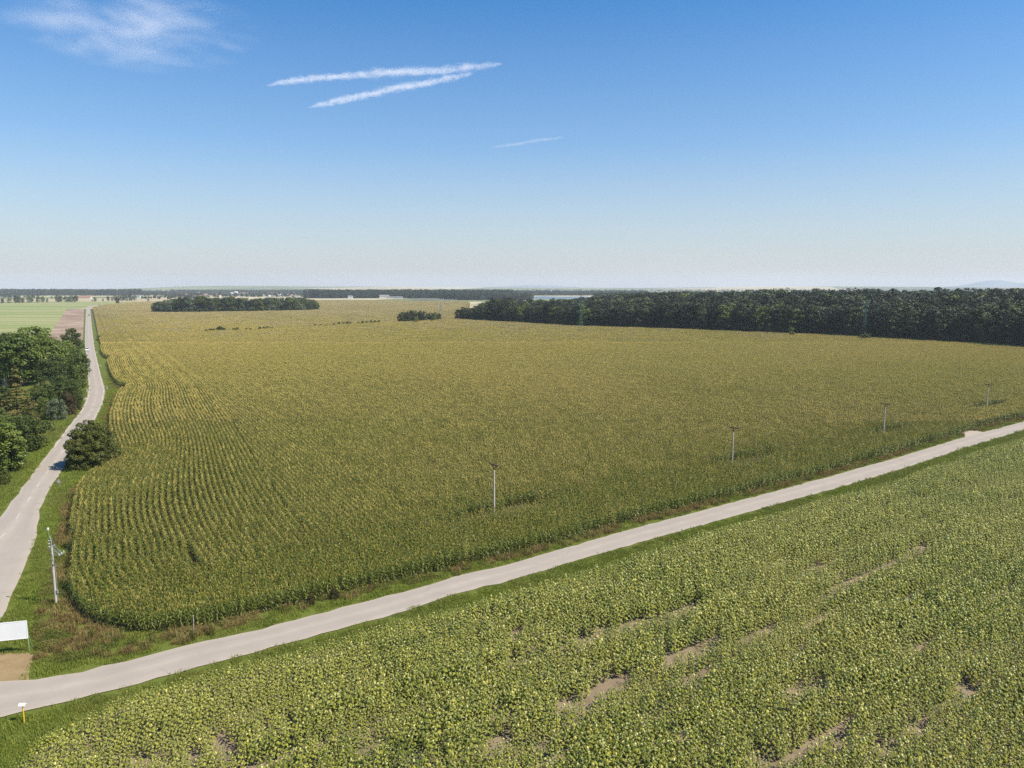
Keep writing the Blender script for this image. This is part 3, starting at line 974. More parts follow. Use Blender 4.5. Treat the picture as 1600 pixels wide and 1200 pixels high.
# ------------------------------------------------------------------ sunflowers
def sunflower(lr, h=1.45):
    mb = MB()
    h *= lr.uniform(0.88, 1.1)
    lean = lr.normal(0, 0.05, 2)
    b = [(0.016 * math.cos(k * 2.09), 0.016 * math.sin(k * 2.09), 0) for k in range(3)]
    tp = [(lean[0] + 0.010 * math.cos(k * 2.09), lean[1] + 0.010 * math.sin(k * 2.09), h) for k in range(3)]
    mb.add(b + tp, [(0, 1, 4, 3), (1, 2, 5, 4), (2, 0, 3, 5)], 1)
    az = lr.uniform(0, 6.28)
    nl_ = 12
    for i in range(nl_):
        f = 0.25 + 0.68 * i / (nl_ - 1)
        az += 2.4 + lr.normal(0, 0.3)
        dx, dy = math.cos(az), math.sin(az)
        pet = lr.uniform(0.08, 0.16)
        L = lr.uniform(0.22, 0.32) * (1.1 - 0.35 * f); w = L * 0.48
        cx, cy, cz = lean[0] * f + dx * pet, lean[1] * f + dy * pet, h * f + 0.05
        d1, d2 = lr.uniform(-0.25, 0.12), lr.uniform(-0.75, -0.3)
        fold = 0.06
        V = [(cx, cy, cz),
             (cx + dx * L * .35 - dy * w, cy + dy * L * .35 + dx * w, cz + d1 * L * .35 - fold), (cx + dx * L * .45, cy + dy * L * .45, cz + d1 * L * .45),
             (cx + dx * L * .35 + dy * w, cy + dy * L * .35 - dx * w, cz + d1 * L * .35 - fold),
             (cx + dx * L, cy + dy * L, cz + d2 * L)]
        mb.add(V, [(0, 2, 1, 1)[:3], (0, 3, 2), (1, 2, 4), (2, 3, 4)], 0)
    # drooping head: domed green-yellow back, rim of bracts and short petals
    fa = lr.normal(0.0, 0.5)                    # faces about +X
    til = lr.uniform(0.5, 1.1)                  # nods down
    fwd = np.array([math.cos(fa) * math.cos(til), math.sin(fa) * math.cos(til), -math.sin(til)])
    side = np.array([-math.sin(fa), math.cos(fa), 0.0]); up = np.cross(fwd, side)
    if up[2] < 0: up, side = -up, -side
    c = np.array([lean[0] + 0.07 * math.cos(fa), lean[1] + 0.07 * math.sin(fa), h + 0.02])
    r = lr.uniform(0.075, 0.115)
    k = 8
    an = np.arange(k) * 2 * math.pi / k
    ring = c + r * (np.cos(an)[:, None] * side + np.sin(an)[:, None] * up)
    V = np.concatenate([ring, [c - fwd * 0.06], [c + fwd * 0.02]])
    mb.add(V, [(j, (j + 1) % k, k) for j in range(k)], 2)
    mb.add(V, [((j + 1) % k, j, k + 1) for j in range(k)], 2)
    npet = 10 if lr.random() < 0.75 else 4
    for j in range(npet):
        a_ = j * 6.283 / 10 + lr.normal(0, 0.1)
        e = math.cos(a_) * side + math.sin(a_) * up
        g_ = -math.sin(a_) * side + math.cos(a_) * up
        l_ = r + lr.uniform(0.04, 0.075)
        mb.add([c + e * r * 0.9 - g_ * .028, c + e * r * 0.9 + g_ * .028, c + e * l_ - fwd * lr.uniform(-0.02, 0.03)], [(0, 1, 2)], 3)
    return mb


SM = [M['sun_leaf'], M['sun_stalk'], M['sun_head'], M['sun_petal']]
sunm = [sunflower(np.random.default_rng(500 + i)).mesh('sunflower_plant', SM) for i in range(12)]
sun_line = sun_edge
td = np.array([0.813, 0.582]); tn = np.array([td[1], -td[0]])
KK, SS = np.meshgrid(np.arange(-300, 300), np.arange(-700, 1800))
Q = np.array([0, 50.0]) + KK.ravel()[:, None] * 0.84 * tn + SS.ravel()[:, None] * 0.20 * td
rowk = KK.ravel(); rows_ = SS.ravel() * 0.20
_m = (Q[:, 1] < 270) & (Q[:, 1] > 36) & (np.abs(Q[:, 0]) < 0.74 * Q[:, 1] + 10)
rowk, rows_ = rowk[_m], rows_[_m]
Q = Q[(Q[:, 1] < 270) & (Q[:, 1] > 36) & (np.abs(Q[:, 0]) < 0.74 * Q[:, 1] + 10)]
Q = Q + rng.normal(0, 1, Q.shape) * 0.04
_m = inside(Q, sun_poly)
Q, rowk, rows_ = Q[_m], rowk[_m], rows_[_m]
d_edge = dist_line(Q, sun_line)
rowv = vnoise(np.c_[rowk * 7.3, rows_ / 9.0], 1.0, 61)          # each row has its own vigour along its length
rowv2 = vnoise(np.c_[rowk / 3.1, rows_ / 30.0], 1.0, 62)        # and the drill's bouts theirs


BARE = [((905, 1010), (960, 990), .55), ((960, 990), (1096, 951), .8), ((878, 1111), (920, 1098), .75), ((930, 1090), (980, 1066), .8), ((1062, 1074), (1112, 1050), .6), ((1050, 1035), (1100, 1022), .7), ((1230, 1095), (1285, 1068), .6),
        ((1280, 942), (1340, 912), .7), ((345, 1158), (360, 1185), .55), ((412, 1142), (424, 1148), .4), ((300, 1182), (310, 1196), .4), ((1428, 780), (1460, 783), .7), ((1490, 762), (1520, 765), .8),
        ((1500, 1088), (1520, 1080), .9), ((1425, 1142), (1440, 1140), .7), ((770, 1165), (790, 1160), .7), ((110, 1176), (117, 1176), .25), ((138, 1174), (156, 1176), .3), ((212, 1190), (220, 1194), .5), ((1190, 1190), (1200, 1195), .8),
        ((800, 1040), (905, 1010), .3), ((1370, 1178), (1390, 1172), .6), ((640, 1192), (690, 1186), .35), ((440, 1138), (470, 1130), .3), ((1040, 1042), (1130, 1000), .4), ((1340, 912), (1400, 890), .35)]
bare = np.zeros(len(Q), bool)
for a, b, r in BARE:
    A_, B_ = G(*a), G(*b)
    for sh in (0.0, 0.7):
        cdir = np.array([A_[0], A_[1]]) / np.linalg.norm(A_)
        bare |= dist_line(Q + cdir * sh, np.array([A_, B_])) < r * (0.45 + 0.55 * vnoise(Q, 0.8, 31))
keep = ~bare | (rng.random(len(Q)) < 0.10)
gap = vnoise(Q, 2.2, 1) * 0.6 + vnoise(Q, 0.9, 2) * 0.4
keep &= (gap < 0.82) & (rng.random(len(Q)) > 0.06) & (rowv < 0.87)
Q = Q[keep]; d_edge = d_edge[keep]; rowv = rowv[keep]; rowv2 = rowv2[keep]
size = 0.62 + 0.26 * vnoise(Q, 5.0, 3) + 0.36 * (1 - rowv) + 0.28 * rowv2 + rng.normal(0, 0.09, len(Q))
left_thin = np.clip((Q[:, 0] + 42) / 40, 0, 1)
size = np.clip(0.86 * size * (0.84 + 0.16 * left_thin) * np.clip(0.72 + d_edge * 0.12, 0.7, 1), 0.4, 1.35)
n = len(Q)
# the 300 that show largest: the nearest ones inside the picture
dq = ray(0, 0)
v = (CAM_H - 0.7) / Q[:, 1]
row = 600 - FPX * np.tan(-(np.arctan(v) - PITCH))
colpx = 800 + FPX * Q[:, 0] / (Q[:, 1] * cp + (CAM_H - 0.7) * sp)
score = np.where((row < 1200) & (colpx > 0) & (colpx < 1600), Q[:, 1], 1e9)
top = np.argsort(score)[:300]
msk = np.zeros(n, bool); msk[top] = True
rot = np.c_[rng.normal(0, .05, n), rng.normal(0, .05, n), rng.normal(0, 0.45, n)]
pick = rng.integers(0, 12, n)
tag_l = 'sunflower plant with drooping yellow green head, foremost in the sunflower field'
for i in top:
    o = link('sunflower_plant', sunm[pick[i]], loc=(Q[i, 0], Q[i, 1], 0))
    o.rotation_euler = tuple(float(x) for x in rot[i]); o.scale = (float(size[i]) * 0.9, float(size[i]) * 0.9, float(size[i]) * 1.14)
    tag(o, tag_l, 'sunflower', 'foremost sunflower plants')
q2 = ~msk
scatter('sunflower_crop', np.c_[Q[q2], np.zeros(q2.sum())], rot[q2], np.c_[size * 0.9, size * 0.9, size * 1.14][q2], pick[q2], make_source('sunflower_source', sunm),
        'dense sunflower crop with yellow green heads filling the near field', 'sunflowers')

# ------------------------------------------------------------------ grass and weeds on the verges
def tuft(lr, nbl, rad, h0, h1, w, mat, bend=0.5, name='grass_tuft'):
    mb = MB()
    for i in range(nbl):
        r, a = rad * math.sqrt(lr.random()), lr.uniform(0, 6.28)
        x, y = r * math.cos(a), r * math.sin(a)
        h = lr.uniform(h0, h1); b = lr.uniform(0, 6.28); q = bend * h * lr.uniform(0.2, 1)
        c_, s_ = math.cos(b), math.sin(b)
        mb.add([(x - s_ * w, y + c_ * w, 0), (x + s_ * w, y - c_ * w, 0), (x + c_ * q * .4 + s_ * w * .8, y + s_ * q * .4 - c_ * w * .8, h * .65),
                (x + c_ * q * .4 - s_ * w * .8, y + s_ * q * .4 + c_ * w * .8, h * .65)], [(0, 1, 2, 3)])
        mb.add([(x + c_ * q * .4 + s_ * w * .8, y + s_ * q * .4 - c_ * w * .8, h * .65), (x + c_ * q * .4 - s_ * w * .8, y + s_ * q * .4 + c_ * w * .8, h * .65), (x + c_ * q, y + s_ * q, h)], [(1, 0, 2)])
    return mb.mesh(name, [mat])


def bushy(lr, n_, rad, h, leaf, mat, name='weed'):
    a = lr.uniform(0, 6.28, n_); r = rad * np.sqrt(lr.random(n_)); z = h * lr.random(n_) ** 0.7 * (1 - 0.4 * r / rad)
    c = np.c_[r * np.cos(a), r * np.sin(a), z]
    nrm = lr.normal(0, 1, (n_, 3)) + np.array([0, 0, 0.9]); nrm /= np.linalg.norm(nrm, axis=1)[:, None]
    return leaf_quads(name, c, nrm, leaf * lr.uniform(0.6, 1.3, n_), lr, mat)


def leaf_quads(name, c, nrm, size, lr, mat, slim=0.62, mi=None):
    n_ = len(c)
    rv = lr.normal(0, 1, (n_, 3))
    t1 = np.cross(nrm, rv); t1 /= np.linalg.norm(t1, axis=1)[:, None] + 1e-9
    t2 = np.cross(nrm, t1)
    a, b = t1 * size[:, None] * 0.5, t2 * size[:, None] * 0.5 * slim
    V = np.stack([c - a, c - b * 0.9 + a * 0.1, c + a, c + b * 0.9 + a * 0.1], 1).reshape(-1, 3)
    F = np.arange(4 * n_).reshape(-1, 4)
    return mesh_np(name, V, F, mi, mat if isinstance(mat, list) else [mat])


lr = np.random.default_rng(11)
tufts = [tuft(lr, 70, 0.55, 0.10, 0.30, 0.016, M['grass_blade']) for _ in range(5)]
weeds = [tuft(lr, 60, 0.5, 0.3, 0.8, 0.018, M['weed_brown'], 0.6, 'weed_tuft') for _ in range(3)] + [bushy(lr, 150, 0.5, 0.6, 0.10, M['weed_brown']) for _ in range(2)] + \
        [bushy(lr, 170, 0.55, 0.6, 0.11, M['weed_green']) for _ in range(3)]

xx = rng.uniform(-170, 175, 420000); yy = rng.uniform(44, 270, 420000)
Q = np.c_[xx, yy]
Q = Q[in_view(Q, 6)]
lane_poly = np.concatenate([lane_t, lane_b[::-1]]); road_poly = np.concatenate([road_l, road_r[::-1]])
dirt_poly = GL([(-120, 1018), (-40, 1020), (0, 1021), (42, 1020), (53, 1023), (50, 1034), (46, 1046), (45, 1056), (46, 1066), (0, 1066), (-60, 1072), (-130, 1080)])
ent_poly = GL([(1498, 673), (1530, 673), (1540, 677), (1530, 681), (1512, 686), (1505, 679)])
free = ~(inside(Q, lane_poly) | inside(Q, road_poly) | inside(Q, corn_poly) | inside(Q, sun_poly) | inside(Q, dirt_poly) | inside(Q, ent_poly))
Q = Q[free]
dl = np.minimum(dist_line(Q, resample(lane_t, 120)), dist_line(Q, resample(lane_b, 120)))
dm = np.minimum(dist_line(Q, resample(road_l, 80)), dist_line(Q, resample(road_r, 80)))
dc = np.minimum(dist_line(Q, guide_r[::8]), dist_line(Q, guide_l[::8]))
near_road = np.minimum(dl, dm)
grow = 1 + np.clip(Q[:, 1] - 90, 0, 90) / 130
sel = (near_road < 16) & (near_road > 0.12 + 0.5 * grow * rng.random(len(Q)) ** 0.5)
Q, near_road, dl, dm, dc = Q[sel], near_road[sel], dl[sel], dm[sel], dc[sel]
corner = inside(Q, GL([(54, 1030), (56, 980), (60, 945), (66, 925), (84, 905), (112, 920), (135, 965), (180, 985), (330, 985), (300, 1002), (230, 1016), (150, 1030), (90, 1036)]))
n1 = vnoise(Q, 3.0, 21) * 0.6 + vnoise(Q, 1.1, 22) * 0.4
brown = ((dc < 1.8) & (n1 > 0.35)) | (corner & (n1 > 0.24))
dn = Q[:, 1]
p_keep = np.where(brown, 1.0, 0.75) * np.clip(120 / dn, 0.25, 1) * np.clip((270 - dn) / 90, 0, 1)
k_ = rng.random(len(Q)) < p_keep
Q, brown, n1, corner, near_road = Q[k_], brown[k_], n1[k_], corner[k_], near_road[k_]
gq = ~brown
ng_ = gq.sum()
scatter('verge_grass', np.c_[Q[gq], np.zeros(ng_) - 0.02], np.c_[np.zeros((ng_, 2)), rng.uniform(0, 6.28, ng_)], rng.uniform(0.7, 1.3, ng_) * (1 + np.clip(Q[gq][:, 1] - 90, 0, 90) / 130), rng.integers(0, 5, ng_),
        make_source('tuft_source', tufts), 'short bright green verge grass along the road and lane', 'grass')
bq = brown
nb_ = bq.sum()
scatter('verge_weeds', np.c_[Q[bq], np.zeros(nb_) - 0.02], np.c_[np.zeros((nb_, 2)), rng.uniform(0, 6.28, nb_)], rng.uniform(0.5, 1.05, nb_), np.where(n1[bq] + rng.normal(0, .06, nb_) > 0.47, rng.integers(0, 5, nb_), rng.integers(5, 8, nb_)),
        make_source('weed_source', weeds), 'tangled dry brown and green weeds between the corn and the lane', 'weeds')

# ------------------------------------------------------------------ trees
def crown(name, mat, lr, height=10.0, base=0.12, rmax=3.6, prof=None, clumps=70, per=55, cr=1.15, leaf=0.5, lobes=1.0):
    prof = prof or (lambda t: math.sin(math.pi * min(1, max(0.02, t * 0.92 + 0.08))) ** 0.6)
    C, NR = [], []
    lob = lr.uniform(0, 6.28, 3)
    for i in range(clumps):
        for _ in range(30):
            t = lr.random()
            if lr.random() < prof(t) ** 1.2: break
        a = lr.uniform(0, 6.28)
        R_ = rmax * prof(t) * (1 + lobes * (0.14 * math.sin(2 * a + lob[0]) + 0.12 * math.sin(3 * a + lob[1] + 4 * t)))
        r = R_ * (lr.random() ** 0.42)
        z0 = height * (base + (1 - base) * t)
        c = np.array([r * math.cos(a), r * math.sin(a), z0])
        q = lr.uniform(0.65, 1.2) * cr
        d = lr.normal(0, 1, (per, 3)); d[:, 2] = d[:, 2] * 0.9 + 0.25
        d /= np.linalg.norm(d, axis=1)[:, None]
        rad = q * (0.55 + 0.5 * lr.random((per, 1)) ** 0.6)
        C.append(c + d * rad * np.array([1, 1, 0.72]))
        nn = d + lr.normal(0, 0.45, (per, 3)) + np.array([0, 0, 0.25])
        NR.append(nn / np.linalg.norm(nn, axis=1)[:, None])
    C, NR = np.concatenate(C), np.concatenate(NR)
    C[:, 2] = np.clip(C[:, 2], 0.15, height * 1.04)
    return leaf_quads(name, C, NR, leaf * lr.uniform(0.65, 1.35, len(C)), lr, mat)


def conifer(name, mat, lr, height=10.0, rmax=2.3, tiers=17, leaf=0.42, base=0.04):
    C, NR = [], []
    for i in range(tiers):
        t = i / (tiers - 1)
        z = height * (base + (0.97 - base) * t)
        R_ = rmax * (1 - t) ** 0.85 + 0.12
        nb = max(4, int(13 * (1 - t) + 4))
        for b in range(nb):
            a = lr.uniform(0, 6.28); L = R_ * lr.uniform(0.75, 1.12)
            k = int(8 + 16 * (1 - t))
            u = lr.random(k) ** 0.7
            w = lr.normal(0, 0.16, k) * (0.4 + u) * L * 0.8
            x, y = math.cos(a), math.sin(a)
            C.append(np.c_[x * L * u - y * w, y * L * u + x * w, z - 0.28 * L * u + 0.10 * L * u * u + lr.normal(0, 0.07, k)])
            nn = np.c_[x * 0.5 + lr.normal(0, .35, k), y * 0.5 + lr.normal(0, .35, k), np.full(k, 1.0)]
            NR.append(nn / np.linalg.norm(nn, axis=1)[:, None])
    C, NR = np.concatenate(C), np.concatenate(NR)
    C[:, 2] = np.maximum(C[:, 2], 0.1)
    return leaf_quads(name, C, NR, leaf * lr.uniform(0.6, 1.3, len(C)), lr, mat, 0.5)


def trunk_mesh(lr, height=10.0, r=0.17, limbs=5, top=0.75):
    mb = MB()
    k = [(lr.normal(0, .06) * i, lr.normal(0, .06) * i, height * top * i / 4) for i in range(5)]
    k[0] = (0, 0, -0.1)
    mb.tube(k, np.linspace(r, r * 0.3, 5), 7)
    for i in range(limbs):
        f = 0.22 + 0.5 * i / max(1, limbs - 1)
        z = height * top * f
        a = i * 2.4 + lr.uniform(0, 1)
        L = height * lr.uniform(0.18, 0.28)
        st = np.array([np.interp(z, [q[2] for q in k], [q[0] for q in k]), np.interp(z, [q[2] for q in k], [q[1] for q in k]), z])
        e = st + np.array([math.cos(a) * L, math.sin(a) * L, L * 0.7])
        mb.tube([st, (st + e) / 2 + np.array([0, 0, -L * 0.06]), e], [r * 0.45, r * 0.32, r * 0.12], 5)
    return mb.mesh('trunk', [M['bark']])


T_LR = np.random.default_rng(77)
trunks = [trunk_mesh(T_LR) for _ in range(3)]
stems = [trunk_mesh(T_LR, 10.0, 0.13, 2, 0.9)]
pop = lambda t: (0.55 + 0.45 * math.sin(math.pi * min(1, t * 0.85 + 0.15))) * min(1, (1.02 - t) * 4)
shr = lambda t: math.sqrt(max(0.02, 1 - (t * 0.98) ** 2)) * (0.85 + 0.15 * t)
rnd = lambda t: math.sqrt(max(0.03, 1 - (2 * t - 0.9) ** 2 / 1.25))
KIND = {}


def kind(key, name, cat, crowns, tr, wid=1.0):
    KIND[key] = (name, cat, crowns, tr, wid)


L_ = lambda s_: np.random.default_rng(s_)
kind('broad', 'broadleaf_tree', 'tree', [crown('crown', M['leaf_mid'], L_(i), prof=rnd, clumps=95, per=60) for i in range(3)], trunks)
kind('bright', 'broadleaf_tree', 'tree', [crown('crown', M['leaf_bright'], L_(10 + i), prof=rnd, clumps=95, per=60, leaf=0.55) for i in range(3)], trunks)
kind('big', 'broadleaf_tree', 'tree', [crown('crown', M['leaf_bright'], L_(20 + i), prof=rnd, clumps=150, per=70, cr=0.85, leaf=0.34, rmax=4.0) for i in range(2)], trunks)
kind('dark', 'broadleaf_tree', 'tree', [crown('crown', M['leaf_mid'], L_(30 + i), prof=rnd, clumps=90, per=60, base=0.03, rmax=4.4) for i in range(2)], trunks)
kind('olive', 'bushy_tree', 'tree', [crown('crown', M['leaf_olive'], L_(40), prof=shr, clumps=380, per=95, base=0.02, rmax=6.2, cr=0.85, leaf=0.36, lobes=1.2)], trunks)
kind('silver', 'silver_tree', 'tree', [crown('crown', M['leaf_silver'], L_(50 + i), prof=rnd, clumps=80, per=55, base=0.03, rmax=3.8) for i in range(2)], trunks)
kind('shrub', 'shrub', 'shrub', [crown('crown', M['leaf_olive'], L_(60 + i), prof=shr, clumps=60, per=45, base=0.0, rmax=6.5, cr=1.8, leaf=0.9) for i in range(3)], stems)
kind('redshrub', 'shrub', 'shrub', [crown('crown', M['leaf_red'], L_(65), prof=shr, clumps=90, per=60, base=0.0, rmax=5.5, cr=1.5, leaf=0.6)], stems)
kind('silvershrub', 'shrub', 'shrub', [crown('crown', M['leaf_silver'], L_(66), prof=shr, clumps=90, per=60, base=0.0, rmax=6.5, cr=1.5, leaf=0.65)], stems)
kind('conifer', 'conifer_tree', 'tree', [conifer('crown', M['leaf_conifer'], L_(70), rmax=3.0, tiers=22)], stems)
kind('bluefir', 'conifer_tree', 'tree', [conifer('crown', M['leaf_blue'], L_(71), rmax=2.4)], stems)
kind('dryfir', 'conifer_tree', 'tree', [conifer('crown', M['leaf_dry'], L_(72), rmax=1.8)], stems)
kind('forest', 'forest_tree', 'tree', [crown('crown', M['leaf_dark'], L_(80 + i), prof=rnd, clumps=55, per=38, base=0.02, rmax=3.0, cr=1.0, leaf=0.55) for i in range(5)], trunks)
kind('poplar', 'poplar_tree', 'tree', [crown('crown', M['leaf_dark'], L_(90 + i), prof=pop, clumps=45, per=38, base=0.05, rmax=1.5, cr=0.7, leaf=0.45) for i in range(3)], stems)
kind('grove', 'grove_tree', 'tree', [crown('crown', (M['leaf_dark'], M['leaf_mid'], M['leaf_dark'], M['leaf_silver'], M['leaf_silver'])[i], L_(110 + i), prof=rnd, clumps=70, per=45, base=0.0, rmax=4.2, cr=1.2, leaf=0.6) for i in range(5)], trunks)


def tree(key, xy, h, label, group=None, wid=1.0, var=None, z=0.0):
    name, cat, crowns, tr, w0 = KIND[key]
    t_ = thing(name, (float(xy[0]), float(xy[1]), z), label, cat, group, random.uniform(0, 6.28))
    s_ = h / 10.0
    t_.scale = (s_ * wid, s_ * wid, s_)
    i = random.randrange(len(crowns)) if var is None else var
    link('trunk', tr[i % len(tr)], t_)
    link('crown', crowns[i], t_)
    return t_


def tree_px(key, px, base, top, label, group=None, wid=1.0, var=None, crop=0.0):
    xy = G(px, base, crop)
    return tree(key, xy, zat(xy, top), label, group, wid, var)


# garden trees left of the road
GT = [('big', 57, 588, 512, 1.45, 'large round bright green tree, tallest crown beside the ploughed strip'),
      ('bright', 38, 603, 524, 1.0, 'bright green tree in front of the tallest round crown'),
      ('bright', 70, 600, 530, 0.95, 'bright green tree above the beige garden wall'),
      ('broad', 3, 598, 529, 1.1, 'green tree cut by the left picture edge, behind the conifer'),
      ('broad', 18, 586, 521, 0.9, 'pointed green tree left of the tallest round crown'),
      ('broad', 114, 560, 515, 0.95, 'dark green tree beside the road at the end of the ploughed strip'),
      ('dark', 104, 574, 531, 0.9, 'dark tree between the road and the pale green round tree'),
      ('bright', 92, 600, 541, 1.05, 'pale green round tree behind the silvery fir'),
      ('dark', 122, 604, 548, 0.75, 'dark tree overhanging the road edge near the bend'),
      ('dark', 85, 611, 558, 0.9, 'dark green tree behind the silvery fir, above the garden lawn'),
      ('bluefir', 83, 606, 577, 1.0, 'small silvery blue fir on the garden lawn'),
      ('bluefir', 92, 607, 578, 0.9, 'small silvery blue fir beside the dry brown conifer'),
      ('dryfir', 103, 606, 568, 0.9, 'dry brown conifer next to the silvery firs'),
      ('conifer', 31, 668, 570, 1.12, 'big dark conifer with brownish branches, widest in the gardens'),
      ('conifer', 47, 672, 622, 1.5, 'lower brownish conifer leaning against the big dark one'),
      ('bluefir', 9, 612, 586, 1.1, 'greyish conifer left of the big dark conifer'),
      ('shrub', 68, 628, 597, 0.9, 'broad green garden shrub in front of the lawn'),
      ('dark', 80, 641, 598, 1.1, 'broad dark green tree behind the pale silvery shrub'),
      ('dark', 108, 640, 592, 0.9, 'dark green tree behind the reddish shrub'),
      ('dark', 122, 624, 590, 0.8, 'dark shrubby tree beside the road, next to the drive'),
      ('broad', 96, 622, 588, 0.9, 'green tree in the middle of the gardens, behind the reddish shrub'),
      ('redshrub', 108, 649, 612, 0.55, 'reddish brown shrub near the road bend'),
      ('silvershrub', 90, 657, 624, 0.75, 'pale silvery green shrub beside the reddish one'),
      ('dark', 118, 641, 612, 0.8, 'dark low tree between the reddish shrub and the drive'),
      ('broad', 4, 655, 606, 1.0, 'green tree at the left picture edge beside the big conifer'),
      ('dark', 44, 706, 648, 1.15, 'dark spreading tree at the roadside, in front of the big conifer'),
      ('broad', 28, 702, 650, 1.0, 'green tree just behind the roadside spreading tree'),
      ('bright', 8, 738, 664, 1.05, 'bright green tree at the left picture edge near the gate post'),
      ('broad', 22, 736, 690, 1.1, 'low green tree beside the white gate post'),
      ('bright', -16, 720, 650, 1.1, 'green tree mostly outside the left picture edge'),
      ('redshrub', 2, 672, 648, 0.6, 'rusty brown shrub at the left edge under the big conifer'),
      ('shrub', 60, 690, 676, 0.7, 'small shrub at the grass edge behind the roadside tree'),
      ('conifer', 14, 640, 588, 0.8, 'dark pointed conifer at the left edge beside the greyish one'),
      ('dark', 64, 640, 612, 0.8, 'dark green tree right of the big brownish conifer'),
      ('broad', 100, 588, 546, 1.0, 'mid green tree between the pale round tree and the road'),
      ('bright', -8, 604, 528, 1.1, 'bright green tree at the left edge above the pale roof'),
      ('broad', -4, 700, 640, 1.1, 'green tree at the left edge behind the roadside tree'),
      ('dark', 68, 654, 620, 0.75, 'dark shrubby tree left of the pale silvery shrub'),
      ('shrub', 56, 664, 648, 0.7, 'low olive shrub at the grass edge below the dark shrubby tree'),
      ('broad', 72, 620, 588, 0.8, 'rounded green tree in the gardens just below the lawn'),
      ('shrub', 6, 757, 735, 0.8, 'low shrub at the bottom left of the garden trees')]
for key, px, b, tp_, wd, lab in GT:
    tree_px(key, px, b, tp_, lab, 'garden trees left of the road', wd)
tree_px('olive', 143, 727, 660, 'big round olive green bush standing alone on the right roadside', None, 1.0)
tree_px('shrub', 155, 532, 523.5, 'dark round bush between the far road and the corn', 'roadside bushes', 0.85)
tree_px('shrub', 157.5, 536, 531, 'lower small bush in front of the dark roadside bush', 'roadside bushes', 0.9)
# bushes on the verge by the lane
for px, b, tp_, wd, key, lab in [(143, 1000, 984, 0.55, 'shrub', 'small dark green bush in the weeds at the corner'), (331, 993, 977, 0.45, 'shrub', 'small dark green bush beside the lane, right of the stake'),
                                 (486, 945, 928, 0.75, 'redshrub', 'reddish brown dry bush at the corn edge, left one'), (523, 936, 920, 0.8, 'redshrub', 'reddish brown dry bush at the corn edge, right one'),
                                 (300, 1001, 985, 0.4, 'shrub', 'thin green bush beside the grey stake'), (709, 882, 868, 0.7, 'shrub', 'dark green bush at the corn edge below the nearest utility pole')]:
    tree_px(key, px, b, tp_, lab, None, wd)

# low bushes across the field
BUSH = [(322, 517.5, 515), (329, 516.5, 513.5), (334, 516.5, 513), (341, 516, 511.5), (345, 516, 510), (350, 516, 512.5), (358, 516, 514.2), (366, 515.5, 512), (371, 515, 512), (385, 515, 513.2), (391, 514.8, 513.3),
        (406, 514, 511), (412, 513.2, 510.8), (418, 512.8, 509.2), (425, 512.5, 510.5), (492, 508.8, 507), (501, 508.2, 506.5), (522, 507.3, 505), (530, 506.3, 503.6), (537, 506, 504), (543, 505.8, 502.4), (548, 505.6, 503.5),
        (560, 505, 503), (567, 505, 502), (573, 504.5, 502), (580, 504.3, 501), (586, 504, 501), (592, 503.6, 500.5)]
for px, b, tp_ in BUSH:
    tree_px('shrub', px, b, tp_ - 0.3, 'low olive bush in the broken bush row across the golden field', 'bushes in the field row', 0.8, None, 1.8)
# small clump
for i, (px, b, tp_) in enumerate([(625, 502, 490.5), (630, 502, 487.5), (636, 502, 486), (642, 501.6, 485.3), (648, 501, 485.5), (654, 501, 486.5), (659, 500.6, 485.8), (664, 500.2, 487.5), (669, 500, 489), (674, 500, 489), (680, 499.6, 488), (686, 499, 489),
                                  (650, 503, 495), (676, 501, 494)]):
    tree_px('grove', px, b, tp_, 'dark broadleaf tree in the small oval clump between grove and forest', 'trees of the small clump', 0.8, i % 3, 1.8)
# grove
GR = [(243, 487, 473), (250, 487, 471), (258, 487.3, 469), (266, 487.3, 468), (273, 487, 467), (281, 487.3, 464.5), (288, 487.3, 464), (295, 487.2, 466), (303, 487, 470), (311, 487, 464), (317, 487, 462.5), (323, 487, 463), (331, 486.8, 467),
      (338, 486.8, 465), (345, 486.6, 465.5), (353, 486.4, 464.5), (361, 486.4, 464), (368, 486.2, 464.5), (376, 486, 465.5), (383, 486, 466.5), (391, 486, 467.5), (398, 485.8, 467), (406, 485.6, 466), (414, 485.5, 466), (421, 485.4, 465),
      (429, 485.2, 465.5), (437, 485, 465), (445, 484.8, 465.5), (452, 484.6, 464.5), (460, 484.6, 464.5), (467, 484.4, 465), (474, 484.2, 466), (481, 484, 467), (487, 483.6, 468), (492, 483.2, 470)]
for i, (px, b, tp_) in enumerate(GR):
    sil = px in (258, 295, 303, 331, 383, 266, 437)
    tree_px('grove', px, b, tp_ + 0.3, 'silvery grey tree in the long grove inside the corn field' if sil else 'dark green tree in the long grove inside the corn field',
            'trees of the long grove', 0.95, 3 if sil else i % 3, 1.8)
    if i % 2 == 0:
        tree_px('grove', px + 3, b + 0.1, b - 9 + random.uniform(-2, 2), 'low undergrowth tree along the near edge of the long grove', 'undergrowth of the long grove', 1.3, 3 if i % 3 == 0 else i % 3, 1.8)
    tree_px('grove', px + 2, b - 3.2, tp_ + random.uniform(-0.6, 1.8), 'dark tree in the rear row of the long grove', 'rear trees of the long grove', 1.0, i % 3, 1.8)
